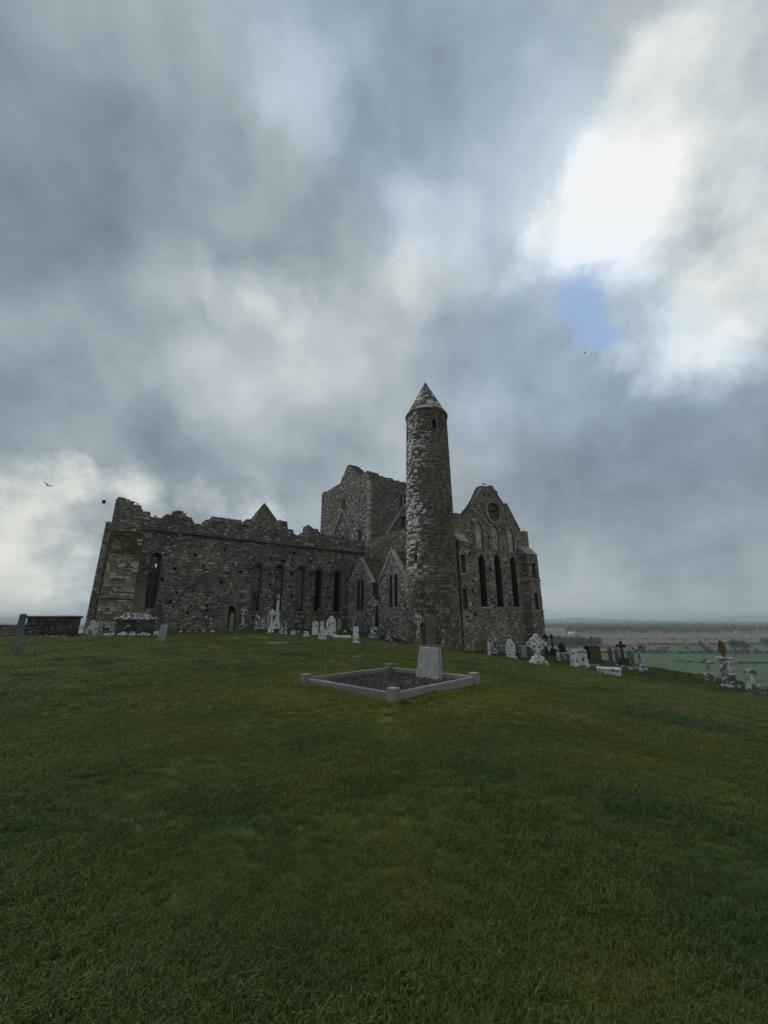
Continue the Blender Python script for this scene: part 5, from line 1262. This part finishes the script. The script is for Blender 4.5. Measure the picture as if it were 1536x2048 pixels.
# ------------------------------------------------------------------ grass
def build_grass():
    tuf = bpy.data.collections.new('grass_tufts')
    rg = np.random.default_rng(11)
    for k in range(7):
        v, f, tip, dry, hue = [], [], [], [], []
        for i in range(34):
            a = rg.uniform(0, 6.283); r = .075 * math.sqrt(rg.uniform()); bx, by = r * math.cos(a), r * math.sin(a)
            h = rg.uniform(.022, .058); w = rg.uniform(.0016, .0030); ln = rg.uniform(.2, 1.25) * h; da = rg.uniform(0, 6.283) if k > 1 else rg.normal(.6, .7)
            dx, dy = math.cos(da), math.sin(da); sx, sy = -dy * w, dx * w; b0 = len(v)
            v += [(bx - sx, by - sy, -.008), (bx + sx, by + sy, -.008), (bx + dx * ln * .35 - sx * .8, by + dy * ln * .35 - sy * .8, h * .62), (bx + dx * ln * .35 + sx * .8, by + dy * ln * .35 + sy * .8, h * .62), (bx + dx * ln, by + dy * ln, h * rg.uniform(.75, 1.0))]
            f += [(b0, b0 + 1, b0 + 3, b0 + 2), (b0 + 2, b0 + 3, b0 + 4)]; tip += [0, 0, .6, .6, 1]; d_ = rg.uniform(.6, 1.0) if rg.uniform() < .13 else 0.0; dry += [d_] * 5; hue += [rg.uniform()] * 5
        me = bpy.data.meshes.new('tuft'); me.from_pydata(v, [], f); me.materials.append(M['grass'])
        for nm_, val in (('tip', tip), ('dry', dry), ('hue', hue)):
            at = me.attributes.new(nm_, 'FLOAT', 'POINT'); at.data.foreach_set('value', np.array(val, np.float32))
        tuf.objects.link(bpy.data.objects.new('tuft', me))
    pts = []
    for (d0, d1, dens, s0) in ((.6, 3.4, 1000, .62), (3.4, 7, 480, .85), (7, 13, 130, 1.6), (13, 24, 42, 2.4), (24, 46, 13, 3.6)):
        X1 = d1 * 1.12 + 3; A_ = 2 * X1 * (d1 - d0); n = int(A_ * dens)
        P = np.column_stack([rg.uniform(-X1, X1, n), rg.uniform(d0, d1, n)])
        P = P[np.abs(P[:, 0]) < P[:, 1] * 1.12 + 3]
        pts.append(np.column_stack([P, np.full(len(P), s0)]))
    ex = []
    def fringe(x, y, n_, spread, s): ex.append(np.column_stack([x + rg.normal(0, spread, n_), y + rg.normal(0, spread, n_), np.full(n_, s)]))
    for o in GRAVES + [lm_, sc_, vt]:
        if o.location.y > 10: fringe(o.location.x, o.location.y - .15, 26, .38, 2.3)
    def fringe_line(a, b, n_, spread, s):
        q = rg.uniform(0, 1, n_); ex.append(np.column_stack([a[0] + (b[0] - a[0]) * q + rg.normal(0, spread, n_), a[1] + (b[1] - a[1]) * q + rg.normal(0, spread, n_), np.full(n_, s) * rg.uniform(.7, 1.3, n_)]))
    for a_, b_ in (((-26.4, 12.3), (-23.5, 12.3)), ((-23.5, 13.9), (-1.8, 13.9)), ((-1.9, 13.5), (-1.9, 2)), ((2.4, -1.75), (16, -1.75)), ((-2.6, 1.5), (-2.2, -1.6)), ((-2.2, -1.7), (2.2, -2.2))): fringe_line(to_world(*a_), to_world(*b_), 330, .18, 3.2)
    def pw(x, y): return (gc.x + x * math.cos(th) - y * math.sin(th), gc.y + x * math.sin(th) + y * math.cos(th))
    o_ = .20
    for a_, b_ in (((-a2, -b2 - o_), (a2, -b2 - o_)), ((a2 + o_, -b2), (a2 + o_, b2)), ((a2, b2 + o_), (-a2, b2 + o_)), ((-a2 - o_, b2), (-a2 - o_, -b2))): fringe_line(pw(*a_), pw(*b_), 420, .05, 1.75)
    for _ in range(520):                 # coarse clumps the mower missed
        y_ = 2.0 + 16 * rg.uniform() ** 1.5; x_ = rg.uniform(-1, 1) * (y_ * 1.12 + 2); k_ = rg.integers(4, 12)
        fringe(x_, y_, k_, rg.uniform(.05, .16), rg.uniform(.85, 1.15) * (.8 + min(y_, 12) * .07))
    P = np.concatenate(pts + ex)
    lx = (P[:, 0] - gc.x) * math.cos(th) + (P[:, 1] - gc.y) * math.sin(th); ly = -(P[:, 0] - gc.x) * math.sin(th) + (P[:, 1] - gc.y) * math.cos(th)
    keep = ~((np.abs(lx) < a2 + .1) & (np.abs(ly) < b2 + .1))
    X_, Y_ = (P[:, 0] - T0[0]), (P[:, 1] - T0[1]); ux, uy_ = X_ * CA + Y_ * SA, -X_ * SA + Y_ * CA
    keep &= ~((uy_ > 14) | ((ux > 2) & (uy_ > -.5)) | (np.hypot(ux, uy_) < 2.6) | ((ux > -1.6) & (uy_ > 2)))
    keep &= plateau_dist(P[:, :2]) < 5
    P = P[keep]; z = height(P[:, :2]); n = len(P)
    me = bpy.data.meshes.new('grass'); me.vertices.add(n); me.vertices.foreach_set('co', np.column_stack([P[:, :2], z]).astype(np.float32).ravel())
    at = me.attributes.new('rot', 'FLOAT_VECTOR', 'POINT'); at.data.foreach_set('vector', np.column_stack([rg.normal(0, .12, n), rg.normal(0, .12, n), rg.uniform(0, 6.283, n)]).astype(np.float32).ravel())
    # taller tufts in soft patches
    tall = np.array([mnoise.noise(Vector((x * .8, y * .8, 1.7))) for x, y in P[:, :2]])
    sz = P[:, 2] * rg.uniform(.7, 1.3, n) * (1 + .55 * np.clip(tall, -.6, 1))
    at = me.attributes.new('siz', 'FLOAT_VECTOR', 'POINT'); at.data.foreach_set('vector', np.column_stack([sz, sz, np.minimum(sz, .55 + .35 * sz)]).astype(np.float32).ravel())
    o = bpy.data.objects.new('grass', me); link(o); tag(o, 'short rough grass of the hilltop lawn', 'grass', kind='stuff')
    ng = bpy.data.node_groups.new('grass_scatter', 'GeometryNodeTree'); ng.interface.new_socket('Geometry', in_out='INPUT', socket_type='NodeSocketGeometry'); ng.interface.new_socket('Geometry', in_out='OUTPUT', socket_type='NodeSocketGeometry')
    gi, go = ng.nodes.new('NodeGroupInput'), ng.nodes.new('NodeGroupOutput')
    mp = ng.nodes.new('GeometryNodeMeshToPoints'); ip = ng.nodes.new('GeometryNodeInstanceOnPoints'); ci = ng.nodes.new('GeometryNodeCollectionInfo')
    ci.inputs['Collection'].default_value = tuf; ci.inputs['Separate Children'].default_value = True; ci.inputs['Reset Children'].default_value = True
    ip.inputs['Pick Instance'].default_value = True
    ar = ng.nodes.new('GeometryNodeInputNamedAttribute'); ar.data_type = 'FLOAT_VECTOR'; ar.inputs['Name'].default_value = 'rot'
    as_ = ng.nodes.new('GeometryNodeInputNamedAttribute'); as_.data_type = 'FLOAT_VECTOR'; as_.inputs['Name'].default_value = 'siz'
    e2r = ng.nodes.new('FunctionNodeEulerToRotation')
    L = ng.links.new
    L(gi.outputs[0], mp.inputs['Mesh']); L(mp.outputs[0], ip.inputs['Points']); L(ci.outputs[0], ip.inputs['Instance'])
    L(ar.outputs['Attribute'], e2r.inputs[0]); L(e2r.outputs[0], ip.inputs['Rotation']); L(as_.outputs['Attribute'], ip.inputs['Scale']); L(ip.outputs[0], go.inputs[0])
    md = o.modifiers.new('scatter', 'NODES'); md.node_group = ng
    print('GRASS', n)
build_grass()

# ------------------------------------------------------------------ haze
m = bpy.data.materials.new('haze_air'); m.use_nodes = True; t = m.node_tree; t.nodes.clear()
pv = N(t, 'ShaderNodeVolumePrincipled'); pv.inputs['Color'].default_value = rgb(.84, .93, 1.0); pv.inputs['Density'].default_value = HAZE = .00018
pv.inputs['Anisotropy'].default_value = .1
ou = N(t, 'ShaderNodeOutputMaterial'); t.links.new(pv.outputs[0], ou.inputs['Volume'])
mb = MB(); mb.box(-13500, 13500, -13500, 13500, PLAIN - 6, 95)
hz = mb.build('haze', m); tag(hz, 'thin pale haze lying over the plain and hill', 'haze', kind='stuff'); hz.display_type = 'WIRE'
